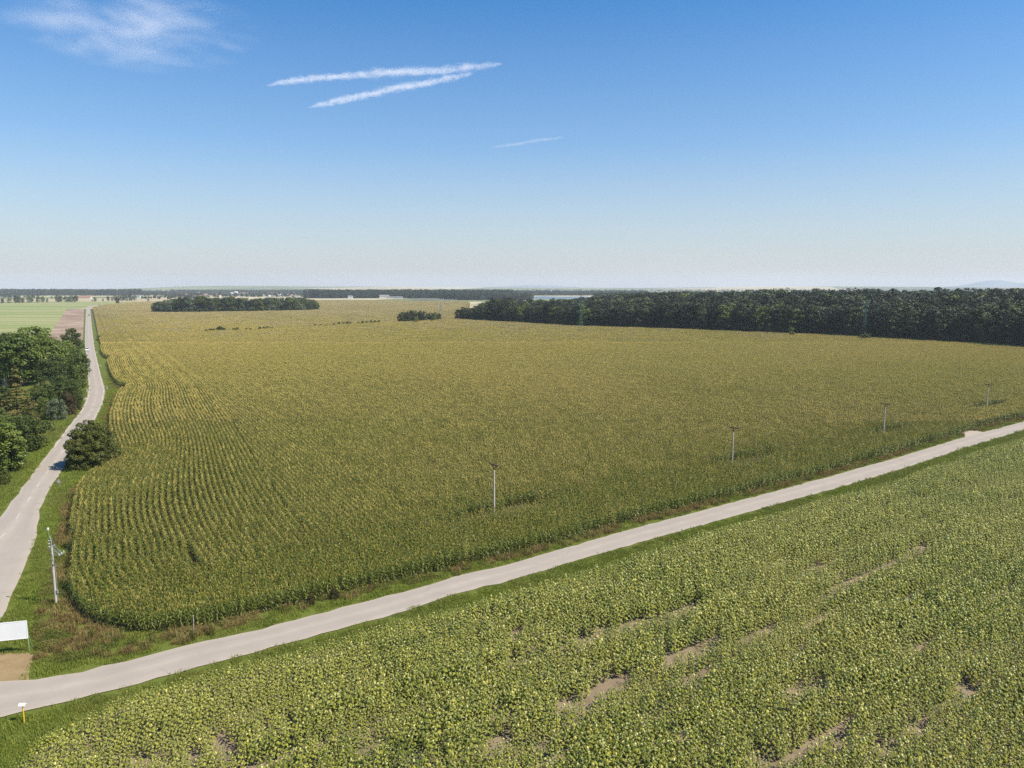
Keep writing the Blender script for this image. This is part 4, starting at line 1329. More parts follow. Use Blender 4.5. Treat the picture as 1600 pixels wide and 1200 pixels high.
# tree row beyond the green field
FR = [(-20, 474, 464), (-8, 474, 465), (4, 474, 466), (15, 473.5, 464), (25, 473.2, 461.5), (31, 473, 463), (36, 473, 465), (46, 472.8, 461), (49, 472.7, 463), (60, 472.5, 462), (67, 472.3, 462.5), (74, 472.2, 466.3), (81, 466.5, 462.6),
      (90, 472, 461), (95, 472, 461.5), (103, 472, 462.3), (108, 471.7, 463), (113, 471.8, 461), (119, 471.8, 461.2), (144, 471, 468.2), (149, 471, 464), (161, 470.8, 466.5), (169, 470.3, 462.6), (176, 470, 463), (181, 470, 461.5), (187, 470, 460.5),
      (193, 470, 460), (199, 470, 459.5), (205, 469.8, 460), (211, 469.6, 460.5), (184, 475, 465), (232, 470.6, 465.5)]
for i, (px, b, tp_) in enumerate(FR):
    tree_px('grove', px, b, tp_, 'grey green tree in the spaced row beyond the pale green field' if px != 184 else 'single tree at the far end of the road where it bends right',
            'spaced tree row beyond the green field', 0.75, i % 4)

# forest: the front edge tree by tree, the mass behind as one
fe = resample(forest_edge, 400)
fd = np.r_[0, np.cumsum(np.linalg.norm(np.diff(fe, axis=0), axis=1))]
fpx = 800 + FPX * fe[:, 0] / (fe[:, 1] * cp + CAM_H * sp)
out_n = -tangent(fe)
out_n = np.c_[fe[:, 1] * 0 + 0.72, fe[:, 1] * 0 + 0.70]      # into the wood
cnt = 0
s_ = 1.0
while cnt < 150 and s_ < fd[-1]:
    q = np.array([np.interp(s_, fd, fe[:, 0]), np.interp(s_, fd, fe[:, 1])])
    pxx = np.interp(s_, fd, fpx)
    hh = np.interp(pxx, [712, 745, 760, 790, 815, 900, 1000, 1200, 1600], [11.5, 13, 19, 21, 17, 17.5, 19, 19.5, 19]) * random.uniform(0.82, 1.12)
    tree('forest', q + out_n[0] * random.uniform(1.5, 4.5), hh, 'dark broadleaf tree in the front edge of the big forest', 'front trees of the forest', 1.15)
    if pxx < 1640 and random.random() < 0.55:
        key = 'silvershrub' if random.random() < 0.12 else 'shrub'
        tree(key, q + out_n[0] * random.uniform(0.2, 1.5), random.uniform(2.0, 5.5), 'low bush at the foot of the forest edge' if key == 'shrub' else 'greyish bush at the foot of the forest edge', 'bushes at the forest edge', 0.8)
    s_ += random.uniform(4.2, 6.4); cnt += 1

KK, SS = np.meshgrid(np.arange(-25, 250), np.arange(1, 58))
Q = fe[0] + (KK.ravel()[:, None] * 8.0) * (fe[-1] - fe[0]) / np.linalg.norm(fe[-1] - fe[0]) + SS.ravel()[:, None] * 8.0 * out_n[0]
Q = Q + rng.uniform(-3.4, 3.4, Q.shape)
forest_poly = np.concatenate([forest_edge, GL([(1950, 500), (1700, 481), (1400, 478), (1100, 481), (960, 485), (860, 490), (790, 493.5), (740, 495.5)])])
Q = Q[inside(Q, forest_poly) & (dist_line(Q, fe[::3]) > 6) & (np.abs(Q[:, 0]) < 0.78 * Q[:, 1] + 20)]
pxx = 800 + FPX * Q[:, 0] / (Q[:, 1] * cp + CAM_H * sp)
dep = dist_line(Q, fe[::3])
hmax = np.interp(pxx, [712, 745, 760, 790, 815, 900, 960, 1000, 1100, 1200, 1400, 1700], [12, 14, 20, 22, 18, 19, 22.5, 25, 27.5, 29, 30.3, 30.5])
hh = np.interp(dep, [0, 60, 170], [0.72, 0.88, 1.0]) * hmax * (0.74 + 0.28 * rng.random(len(Q)) ** 1.5 + 0.06 * (vnoise(Q, 30, 9) - 0.5))
hh = hh * np.where(rng.random(len(Q)) < 0.07, 1.07, 1.0)
isp = (dep > 110) & (pxx > 1080) & (rng.random(len(Q)) < 0.8)
n = len(Q)
fsrc = make_source('forest_source', KIND['forest'][2] + KIND['poplar'][2])
wd = np.where(isp, 1.35, 1.15) * (0.8 + 0.45 * rng.random(n))
scatter('forest', np.c_[Q, np.zeros(n)], np.c_[np.zeros((n, 2)), rng.uniform(0, 6.28, n)], np.c_[hh / 10 * wd, hh / 10 * wd, hh / 10], np.where(isp, rng.integers(5, 8, n), rng.integers(0, 5, n)), fsrc,
        'dark dense forest mass behind its front trees', 'forest')
tree_px('shrub', 1352, 528.5, 520, 'dark round bush at the foot of the green lattice pylon', None, 1.0, None, 1.8)
tree_px('shrub', 1237, 523, 518, 'grey green bush standing out from the forest edge', None, 1.0, None, 1.8)

# far woodland bands
far_crowns = [crown('far_crown', M['leaf_far'], L_(130 + i), prof=rnd, clumps=24, per=14, base=0.0, rmax=4.6, cr=1.7, leaf=1.5) for i in range(4)]
src_fw = make_source('far_wood_source', far_crowns)
BANDS = [(-120, 225, 2900, 900, 19, 1700), (-60, 60, 2300, 120, 9, 40), (215, 300, 2900, 1400, 12, 260), (260, 500, 2500, 1200, 10, 420), (270, 500, 3700, 1100, 15, 1100), (480, 800, 2180, 700, 19, 1800), (690, 830, 1850, 350, 15, 420), (800, 1010, 2900, 500, 15, 800),
         (930, 1010, 1500, 500, 16, 260), (700, 1800, 5200, 600, 15, 700), (-200, 700, 5000, 500, 13, 700), (225, 330, 2050, 250, 8, 50), (120, 600, 4200, 300, 12, 300)]
FP, FH = [], []
for x0, x1, d0, dd, h, cnt in BANDS:
    dcol = d0 + dd * rng.random(cnt) ** 1.3
    pxs = rng.uniform(x0, x1, cnt)
    FP.append(np.c_[(pxs - 800) / FPX * dcol, dcol]); FH.append(h * rng.uniform(0.6, 1.15, cnt))
FP, FH = np.concatenate(FP), np.concatenate(FH)
lk = GL([(805, 467.5), (812, 462.8), (930, 462.6), (935, 467.5)])
okf = ~inside(FP, lk)
FP, FH = FP[okf], FH[okf]; n = len(FP)
scatter('far_woodland', np.c_[FP, np.zeros(n) - 0.2], np.c_[np.zeros((n, 2)), rng.uniform(0, 6.28, n)], FH / 10 * 1.15, rng.integers(0, 4, n), src_fw,
        'bluish hazy woodland bands along the horizon', 'woodland')

# ------------------------------------------------------------------ utility poles
def distribution_pole(i, xy, top_px, label):
    h = zat(xy, top_px)
    root = thing('utility_pole', (xy[0], xy[1], 0), label, 'utility pole', 'concrete utility poles in the corn', math.atan2(0.582, 0.813) + R(90))
    mb = MB(); mb.tube([(0, 0, -0.3), (0, 0, h * 0.5), (0, 0, h - 1.05)], [0.15, 0.13, 0.11], 10)
    mb.obj('pole', [M['concrete']], root, True)
    # steel head: short neck, V braces and a cross arm with three insulators
    mb = MB()
    mb.tube([(0.0, 0, h - 1.5), (0, 0, h - 0.35)], 0.065, 6)
    mb.obj('pole_cap', [M['rust_steel']], root)
    arm = MB(); arm.box((0, 0, h - 0.30), (2.0, 0.13, 0.13)); arm.obj('crossarm', [M['rust_steel']], root)
    for sg in (-1, 1):
        br = MB(); br.tube([(0, 0.0, h - 0.95), (sg * 0.62, 0, h - 0.34)], 0.04, 5); br.obj('brace', [M['rust_steel']], root)
    for x, z in ((-0.92, 0), (0.0, 0.0), (0.92, 0)):
        ins = MB()
        ins.tube([(x, 0, h - 0.25), (x, 0, h - 0.16), (x, 0, h - 0.12), (x, 0, h - 0.05), (x, 0, h)], [0.035, 0.035, 0.075, 0.07, 0.03], 8)
        ins.obj('insulator', [M['porcelain']], root, True)
    return h


PL = ['concrete pole with brown cross arm, nearest one standing in the corn', 'concrete pole with brown cross arm, second from the nearest along the lane', 'concrete pole with brown cross arm in the corn, opposite the field entrance',
      'farthest concrete pole with brown cross arm, close to the right picture edge']
for i, (q, tp_) in enumerate(zip(pole_xy, (723, 666, 629, 599))):
    distribution_pole(i, q, tp_, PL[i])

# terminal pole by the junction with its switch bracket
xy = G(88, 944); h = zat(xy, 838)
root = thing('switch_pole', (xy[0], xy[1], 0), 'tall concrete pole with triangular steel bracket and white insulators at the corn corner', 'utility pole')
mb = MB(); mb.tube([(0, 0, -0.3), (0, 0, h * 0.5), (0, 0, h * 0.86)], [0.145, 0.125, 0.105], 10); mb.obj('pole', [M['concrete']], root, True)
mb = MB(); mb.tube([(0, 0, h * 0.80), (0.02, 0, h * 0.93), (-0.12, 0, h)], [0.07, 0.06, 0.04], 6); mb.obj('pole_cap', [M['galvanised']], root)
for sg in (-1, 1):
    arm = MB()
    for a, b in (((0.1, sg * .22, h * .86), (0.95, sg * .22, h * .74)), ((0.95, sg * .22, h * .74), (0.1, sg * .22, h * .72)), ((0.1, sg * .22, h * .72), (0.1, sg * .22, h * .86)), ((0.1, sg * .22, h * .79), (0.6, sg * .22, h * .785)), ((0.6, sg * .22, h * .785), (0.45, sg * .22, h * .73))):
        arm.tube([a, b], 0.018, 5)
    arm.obj('bracket', [M['galvanised']], root)
arm = MB(); arm.box((0.95, 0, h * .74), (0.07, 0.9, 0.07)); arm.box((0.1, 0, h * .86), (0.07, 0.9, 0.07)); arm.obj('crossarm', [M['galvanised']], root)
for k in range(4):
    ins = MB(); z = h * (0.80 + 0.045 * k)
    ins.tube([(-0.10, 0, z), (-0.16, 0, z), (-0.20, 0, z), (-0.30, 0, z + .02)], [0.04, 0.06, 0.06, 0.03], 8); ins.obj('insulator', [M['white_porcelain']], root, True)
for y_ in (-0.4, 0, 0.4):
    ins = MB(); ins.tube([(0.95, y_, h * .74 + .04), (0.95, y_, h * .74 + .12), (0.95, y_, h * .74 + .22)], [0.035, 0.06, 0.03], 8); ins.obj('insulator', [M['white_porcelain']], root, True)
pipe = MB(); pipe.tube([(0.22, 0, 0.05), (0.22, 0, h * 0.45), (0.20, 0, h * 0.62)], 0.026, 6)
for z in (1.2, 2.6, 3.8): pipe.box((0.16, 0, z), (0.14, 0.04, 0.04))
pipe.obj('cable_pipe', [M['galvanised']], root)
box_ = MB(); box_.box((0.20, 0, 1.35), (0.14, 0.22, 0.34)); box_.obj('drive_box', [M['galvanised']], root)
lamp = MB(); lamp.tube([(-0.12, 0, h - .02), (-0.18, 0, h + 0.25), (-0.22, 0, h + 0.62)], [0.02, 0.02, 0.02], 5); lamp.obj('top_rod', [M['galvanised']], root)
ins = MB(); ins.tube([(-0.22, 0, h + .55), (-0.22, 0, h + .66), (-0.2, 0, h + .85), (-0.18, 0, h + .9)], [0.05, 0.10, 0.10, 0.04], 8); ins.obj('insulator', [M['white_porcelain']], root, True)

# lattice pylons
def pylon(px, base, top, label, mat, arms, w0=1.1, w1=0.35):
    xy = G(px, base, 1.8); h = zat(xy, top)
    root = thing('lattice_pylon', (xy[0], xy[1], 0), label, 'pylon', 'lattice pylons', R(15))
    wz = lambda z: w0 + (w1 - w0) * min(1, z / (h * 0.8))
    for sx, sy in ((-1, -1), (1, -1), (1, 1), (-1, 1)):
        leg = MB(); leg.tube([(sx * wz(z), sy * wz(z), z) for z in (0, h * .4, h * .8, h)], 0.09, 4); leg.obj('leg', [mat], root)
    br = MB()
    nz = 11
    zs = [h * (1 - (1 - k / nz) ** 1.0) for k in range(nz + 1)]
    for k in range(nz):
        a, b = wz(zs[k]), wz(zs[k + 1])
        for (x0, y0), (x1, y1) in (((-1, -1), (1, -1)), ((1, -1), (1, 1)), ((1, 1), (-1, 1)), ((-1, 1), (-1, -1))):
            if k % 2: (x0, y0), (x1, y1) = (x1, y1), (x0, y0)
            br.tube([(x0 * a, y0 * a, zs[k]), (x1 * b, y1 * b, zs[k + 1])], 0.045, 4)
            br.tube([(x0 * b, y0 * b, zs[k + 1]), (x1 * b, y1 * b, zs[k + 1])], 0.045, 4)
    br.obj('bracing', [mat], root)
    for f, L in arms:
        am = MB(); z = h * f
        for sg in (-1, 1):
            am.tube([(0, sg * .3, z), (L, 0, z + .1)], 0.08, 4); am.tube([(0, sg * .3, z), (-L, 0, z + .1)], 0.08, 4)
        am.tube([(0, 0, z + 0.9), (L, 0, z + .1)], 0.05, 4); am.tube([(0, 0, z + 0.9), (-L, 0, z + .1)], 0.05, 4)
        am.obj('crossarm', [mat], root)
        for sg in (-1, 1):
            s2 = MB(); s2.tube([(sg * L, 0, z + .05), (sg * L, 0, z - .3), (sg * L, 0, z - .7), (sg * L, 0, z - .9)], [0.05, 0.12, 0.12, 0.05], 6); s2.obj('insulator', [M['white_porcelain']], root)


pylon(907.5, 509.5, 462, 'green lattice pylon in front of the forest, left of the other', M['green_steel'], [(0.72, 1.6), (0.85, 1.3)])
pylon(1350, 526, 470, 'green lattice pylon in front of the forest with a bush at its foot', M['green_steel'], [(0.76, 1.5), (0.87, 1.9), (0.96, 1.5)])
pylon(688.5, 494, 472, 'thin grey lattice pylon behind the small tree clump', M['galvanised'], [(0.82, 1.8), (0.93, 1.3)], 0.8)
pylon(481, 470, 452, 'faint grey lattice pylon behind the right end of the grove', M['galvanised'], [(0.85, 3.0)], 1.6, 0.6)

# ------------------------------------------------------------------ billboard, marker posts, signs
xy = G(44.5, 1020)
ztop, zbot = zat(xy, 971), zat(xy, 997)
bw = 5.2
root = thing('billboard', (xy[0], xy[1], 0), 'blank white billboard on thin posts beside the dirt patch', 'billboard', None, R(14))
pn = MB(); pn.box((-bw / 2 + 0.0, 0.06, (ztop + zbot) / 2), (bw, 0.05, ztop - zbot)); pn.obj('panel', [M['white_paint']], root)
fr = MB()
for z in (ztop + .02, zbot - .02): fr.box((-bw / 2, 0.06, z), (bw + .08, 0.07, 0.05))
for x in (0.02, -bw - .02): fr.box((x, 0.06, (ztop + zbot) / 2), (0.05, 0.072, ztop - zbot - 0.02))
fr.obj('frame', [M['white_paint']], root)
for x in (0.02, -bw / 2, -bw + .02):
    ps = MB(); ps.tube([(x, 0.14, -0.2), (x, 0.14, ztop - 0.1)], 0.04, 8); ps.obj('post', [M['green_paint']], root)
    bk = MB(); bk.tube([(x, 0.95, 0.0), (x, 0.16, ztop * .6)], 0.03, 6); bk.obj('brace', [M['green_paint']], root)

xy = G(38, 1130); h = zat(xy, 1101)
root = thing('marker_post', (xy[0], xy[1], 0), 'thin yellow marker post with a small white roof plate beside the lane', 'marker post')
mb = MB(); mb.tube([(0, 0, -.2), (0, 0, h)], 0.045, 8); mb.obj('post', [M['yellow_paint']], root)
mb = MB()
mb.add([(-.24, -.16, h - .02), (.24, -.16, h - .02), (.24, 0, h + .13), (-.24, 0, h + .13), (-.24, .16, h - .02), (.24, .16, h - .02),
        (-.24, -.16, h - .05), (.24, -.16, h - .05), (.24, 0, h + .10), (-.24, 0, h + .10), (-.24, .16, h - .05), (.24, .16, h - .05)],
       [(0, 1, 2, 3), (3, 2, 5, 4), (7, 6, 9, 8), (8, 9, 10, 11), (0, 6, 7, 1), (4, 5, 11, 10), (1, 7, 8, 2), (2, 8, 11, 5), (0, 3, 9, 6), (3, 4, 10, 9)])
mb.obj('roof_plate', [M['white_paint']], root)

# triangular road sign seen from the back/front
xy = G(93, 763); h = zat(xy, 748)
root = thing('road_sign', (xy[0], xy[1], 0), 'triangular road sign on a thin post beside the left road', 'road sign', None, R(-12))
mb = MB(); mb.tube([(0, 0, -.2), (0, 0, h - .05)], 0.035, 8); mb.obj('post', [M['galvanised']], root)
def tri(mb, s_, y, th, zc):
    p = [(-s_ / 2, 0, zc - s_ * .29), (s_ / 2, 0, zc - s_ * .29), (0, 0, zc + s_ * .58)]
    v = [(a, y - th, c) for a, b, c in p] + [(a, y + th, c) for a, b, c in p]
    mb.add(v, [(0, 1, 2), (5, 4, 3)]); mb.add(v, [(0, 3, 4, 1), (1, 4, 5, 2), (2, 5, 3, 0)])
mb = MB(); tri(mb, 0.9, -0.06, 0.012, h - .45); mb.obj('sign_rim', [M['red_paint']], root)
mb = MB(); tri(mb, 0.80, -0.078, 0.003, h - .45); mb.obj('sign_face', [M['white_paint']], root)

# white roadside delineators
DP = [(151.3, 552), (157.6, 573), (167.3, 607.5), (146.9, 534), (136, 612)]
d0 = None
dl_lab = ['white delineator post on the right verge across from the white car', 'white delineator post on the right verge, below the first corn notch', 'white delineator post on the right verge at the outer side of the bend',
          'white delineator post on the right verge near the dark roadside bush', 'white delineator post on the left verge above the drive']
for (px, py), lab in zip(DP, dl_lab):
    q = G(px, py)
    if d0 is None:
        d0 = thing('delineator_post', (q[0], q[1], 0), lab, 'marker post', 'white delineators along the road')
        mb = MB(); mb.box((0, 0, .36), (0.14, 0.09, 0.72)); mb.box((0, 0, 1.0), (0.14, 0.09, 0.12)); mb.obj('post', [M['white_paint']], d0)
        mb = MB(); mb.box((0, 0, .83), (0.142, 0.092, 0.22)); mb.obj('black_band', [M['black_plastic']], d0)
    else:
        copy_tree(d0, lab, (q[0], q[1], 0))

# grey stakes by the lane
q = G(303, 991); h = zat(q, 962)
st = thing('stake', (q[0], q[1], 0), 'thin grey stake standing at the corn edge beside a green bush', 'stake')
mb = MB(); mb.tube([(0, 0, -.2), (0.03, 0, h)], 0.04, 6); mb.box((0.03, 0, h - .03), (0.12, 0.12, 0.05)); mb.obj('post', [M['wood_grey']], st)
q = G(759.5, 798, 1.0); h = zat(q, 787)
st = thing('stake', (q[0], q[1], 0), 'short grey stake left of the nearest corn field pole', 'stake')
mb = MB(); mb.tube([(0, 0, -.2), (0.0, 0, h)], 0.04, 6); mb.obj('post', [M['wood_grey']], st)
# white gate post and wall bits in the gardens
q = G(38.5, 714); h = zat(q, 704)
gp = thing('gate_post', (q[0], q[1], 0), 'white gate post half hidden by the roadside garden tree', 'gate post')
mb = MB(); mb.box((0, 0, h / 2), (0.45, 0.35, h)); mb.obj('post', [M['render_white']], gp)
mb = MB(); mb.box((0, 0, h + .05), (0.6, 0.5, 0.1)); mb.obj('cap', [M['concrete']], gp)
q = G(61.5, 592); h = zat(q, 580)
gw = thing('garden_wall', (q[0], q[1], 0), 'beige garden wall showing between the trees above the lawn', 'wall', None, R(-6))
mb = MB(); mb.box((0, 0, h / 2), (3.2, 0.25, h)); mb.obj('wall', [M['render_cream']], gw)
mb = MB(); mb.box((0, 0, h + .06), (3.4, 0.4, 0.12)); mb.obj('coping', [M['concrete']], gw)


def house(xy, w, l, h, rh, wall, roof, label, group=None, rz=0.0, name='house', cat='house', win=False):
    root = thing(name, (float(xy[0]), float(xy[1]), 0), label, cat, group, rz)
    mb = MB(); mb.box((0, 0, h / 2), (l, w, h))
    mb.add([(-l / 2, -w / 2, h), (-l / 2, w / 2, h), (-l / 2, 0, h + rh)], [(1, 0, 2)])
    mb.add([(l / 2, -w / 2, h), (l / 2, w / 2, h), (l / 2, 0, h + rh)], [(0, 1, 2)])
    mb.obj('wall', [wall], root)
    rf = MB(); o_ = 0.5; e = 0.22
    for sg in (-1, 1):
        v = [(-l / 2 - o_, sg * (w / 2 + o_), h - rh * o_ / (w / 2)), (l / 2 + o_, sg * (w / 2 + o_), h - rh * o_ / (w / 2)), (l / 2 + o_, 0, h + rh + .02), (-l / 2 - o_, 0, h + rh + .02)]
        v = v + [(a, b, c + e) for a, b, c in v]
        f = [(4, 5, 6, 7), (3, 2, 1, 0), (0, 1, 5, 4), (1, 2, 6, 5), (2, 3, 7, 6), (3, 0, 4, 7)]
        rf.add(v, f if sg < 0 else [q[::-1] for q in f])
    rf.obj('roof', [roof], root)
    if win:
        for x in (-l / 4, l / 4):
            wd_ = MB(); wd_.box((x, -w / 2 - .03, h * .55), (1.1, 0.08, 1.2)); wd_.obj('window', [M['window_glass']], root)
    return root


house(G(17, 594), 5, 7, 2.8, 0.6, M['render_cream'], M['roof_white'], 'garden house with a pale roof peeping between the trees', None, R(10), win=True)

# far village
hl = [M['render_white'], M['render_cream'], M['roof_grey']]
rl = [M['roof_red'], M['roof_grey'], M['roof_red'], M['roof_white']]
vx = np.sort(rng.uniform(262, 478, 64))
for i, px in enumerate(vx):
    D = rng.uniform(2350, 3900)
    house(((px - 800) / FPX * D, D), rng.uniform(8, 11), rng.uniform(10, 16), rng.uniform(3.5, 6.5), rng.uniform(2.2, 3.6), hl[i % 3], rl[rng.integers(0, 4)], 'small pale house in the far village beyond the grove', 'houses of the far village', rng.uniform(0, 3.1))
for px, D, w, l, hgt, lab in [(366, 3000, 12, 12, 11, 'large white building, left of two standing out above the far village'), (372.5, 3100, 10, 12, 15, 'large white building, right and taller of two standing out above the far village'),
                              (217, 2350, 12, 26, 7, 'white long house left of the grove beyond the tan field'), (223, 2500, 12, 22, 6, 'second white house just left of the grove, farther back'),
                              (602, 2080, 16, 26, 11, 'large cream building at the far field edge'), (618, 2060, 14, 44, 6.5, 'long cream hall right of the large cream building'), (549, 2080, 9, 12, 9, 'small white tower like house in the far trees'),
                              (478, 2500, 10, 16, 7, 'white house behind the right end of the grove'), (465, 2500, 12, 26, 5, 'long white shed behind the right part of the grove')]:
    house(((px - 800) / FPX * D, D), w, l, hgt * .75, hgt * .25, M['render_white'] if 'white' in lab else M['render_cream'], M['roof_white'] if D > 2900 else M['roof_grey'], lab, None, R(5), 'building', 'building')
for k, px in enumerate((128, 133, 138, 143)):
    house(((px - 800) / FPX * 2150, 2150.0), 9, 14, 4, 3, M['render_cream'], M['roof_red'], 'red roofed farm building beyond the pale green field', 'red roofed farm buildings', R(4), 'farm_building', 'building')
# long pale greenhouse strip
house(((680 - 800) / FPX * 1850, 1850.0), 14, 110, 2.4, 0.8, M['render_cream'], M['roof_grey'], 'long low pale greenhouse at the far field edge', None, R(1), 'greenhouse', 'greenhouse')
# white box hut at the grove end
house(G(490.3, 485.0), 3, 4, 3.0, 0.4, M['render_white'], M['roof_white'], 'tiny white hut at the right end of the grove', None, R(4), 'hut', 'hut')

# ------------------------------------------------------------------ cars
def car(px, py, label, paint, heading_to):
    xy = G(px, py); tg = G(*heading_to)
    d = tg - xy
    root = thing('car', (float(xy[0]), float(xy[1]), 0.125), label, 'car', 'cars on the road', math.atan2(d[1], d[0]))
    prof = [(-2.1, .32), (-2.15, .62), (-2.05, .92), (-1.2, .98), (0.9, .95), (1.9, .80), (2.12, .62), (2.1, .32)]
    mb = MB()
    n_ = len(prof)
    ys = [(-.88, 1.0), (.88, 1.0)]
    v = [(x, -.86, z) for x, z in prof] + [(x, .86, z) for x, z in prof]
    mb.add(v, [(i, i + 1, n_ + i + 1, n_ + i) for i in range(n_ - 1)] + [(n_ - 1, 0, n_, 2 * n_ - 1)])
    for off in (0, n_):
        mb.add([v[off + i] for i in range(n_)], [(0, i, i + 1) for i in range(1, n_ - 1)] if off == 0 else [(0, i + 1, i) for i in range(1, n_ - 1)])
    mb.obj('body', [paint], root)
    cb = MB()
    lo = [(-1.75, -.80, .95), (1.0, -.80, .95), (1.0, .80, .95), (-1.75, .80, .95)]; hi = [(-1.25, -.62, 1.43), (0.25, -.62, 1.43), (0.25, .62, 1.43), (-1.25, .62, 1.43)]
    cb.add(lo + hi, [(0, 1, 5, 4), (1, 2, 6, 5), (2, 3, 7, 6), (3, 0, 4, 7)]); cb.obj('windows', [M['window_glass']], root)
    rf = MB(); rf.box((-.5, 0, 1.46), (1.56, 1.28, .06)); rf.obj('roof', [paint], root)
    for x in (-1.3, 1.32):
        for y in (-.82, .82):
            w_ = MB(); w_.tube([(x, y - .1, .32), (x, y + .1, .32)], 0.32, 12); wo = w_.obj('wheel', [M['rubber']], root)
            r_ = MB(); r_.tube([(x, y - .11, .32), (x, y + .11, .32)], 0.19, 8); r_.obj('rim', [M['galvanised']], wo)
    for y in (-.62, .62):
        h_ = MB(); h_.box((2.09, y, .66), (.1, .36, .16)); h_.obj('headlight', [M['lamp_clear']], root)
        h_ = MB(); h_.box((-2.11, y, .74), (.1, .30, .18)); h_.obj('tail_light', [M['lamp_red']], root)


car(136.3, 548.5, 'white car driving towards the viewer on the left lane of the road', M['car_white'], (137.5, 560))
car(139.2, 493.5, 'dark grey car far along the straight part of the road', M['car_grey'], (138.8, 489))
car(172, 477.3, 'white vehicle at the far end where the road turns right', M['car_white'], (182, 476))
strip('far_road', GL([(134.5, 481.6), (137.5, 478.5), (150, 477.2), (175, 476.3), (215, 474.2)]), GL([(140.8, 481.6), (143, 479.6), (152, 478.2), (176, 477.2), (215, 474.9)]), 0.06, M['road'], 40, 0.1, 1)

# ------------------------------------------------------------------ clouds far above the haze
def cloud_mat(name, dens, scale, lo, hi, detail=6, stretch=(1, 1, 1), ball=None):
    m, t, o = new_mat(name)
    tc = N(t, 'ShaderNodeTexCoord')
    mp = N(t, 'ShaderNodeMapping'); mp.inputs['Scale'].default_value = stretch
    t.links.new(tc.outputs['Object'], mp.inputs['Vector'])
    f = noise(t, scale, detail, 0.62, mp.outputs[0], 0.6)
    c = ramp(t, f, [(lo, (0, 0, 0)), (hi, (1, 1, 1))])
    if ball:                                   # thins out towards the rim of the cloud body
        mb_ = N(t, 'ShaderNodeMapping'); mb_.inputs['Scale'].default_value = tuple(1 / q for q in ball)
        t.links.new(tc.outputs['Object'], mb_.inputs['Vector'])
        ln = N(t, 'ShaderNodeVectorMath', operation='LENGTH'); t.links.new(mb_.outputs[0], ln.inputs[0])
        fall = math_(t, 'SUBTRACT', 1.0, ln.outputs['Value'], True)
        c = math_(t, 'MULTIPLY', c, math_(t, 'POWER', fall, 0.8))
    v = N(t, 'ShaderNodeVolumePrincipled')
    v.inputs['Color'].default_value = (1, 1, 1, 1)
    v.inputs['Anisotropy'].default_value = 0.0
    t.links.new(math_(t, 'MULTIPLY', c, dens), v.inputs['Density'])
    t.links.new(v.outputs[0], o.inputs['Volume'])
    return m


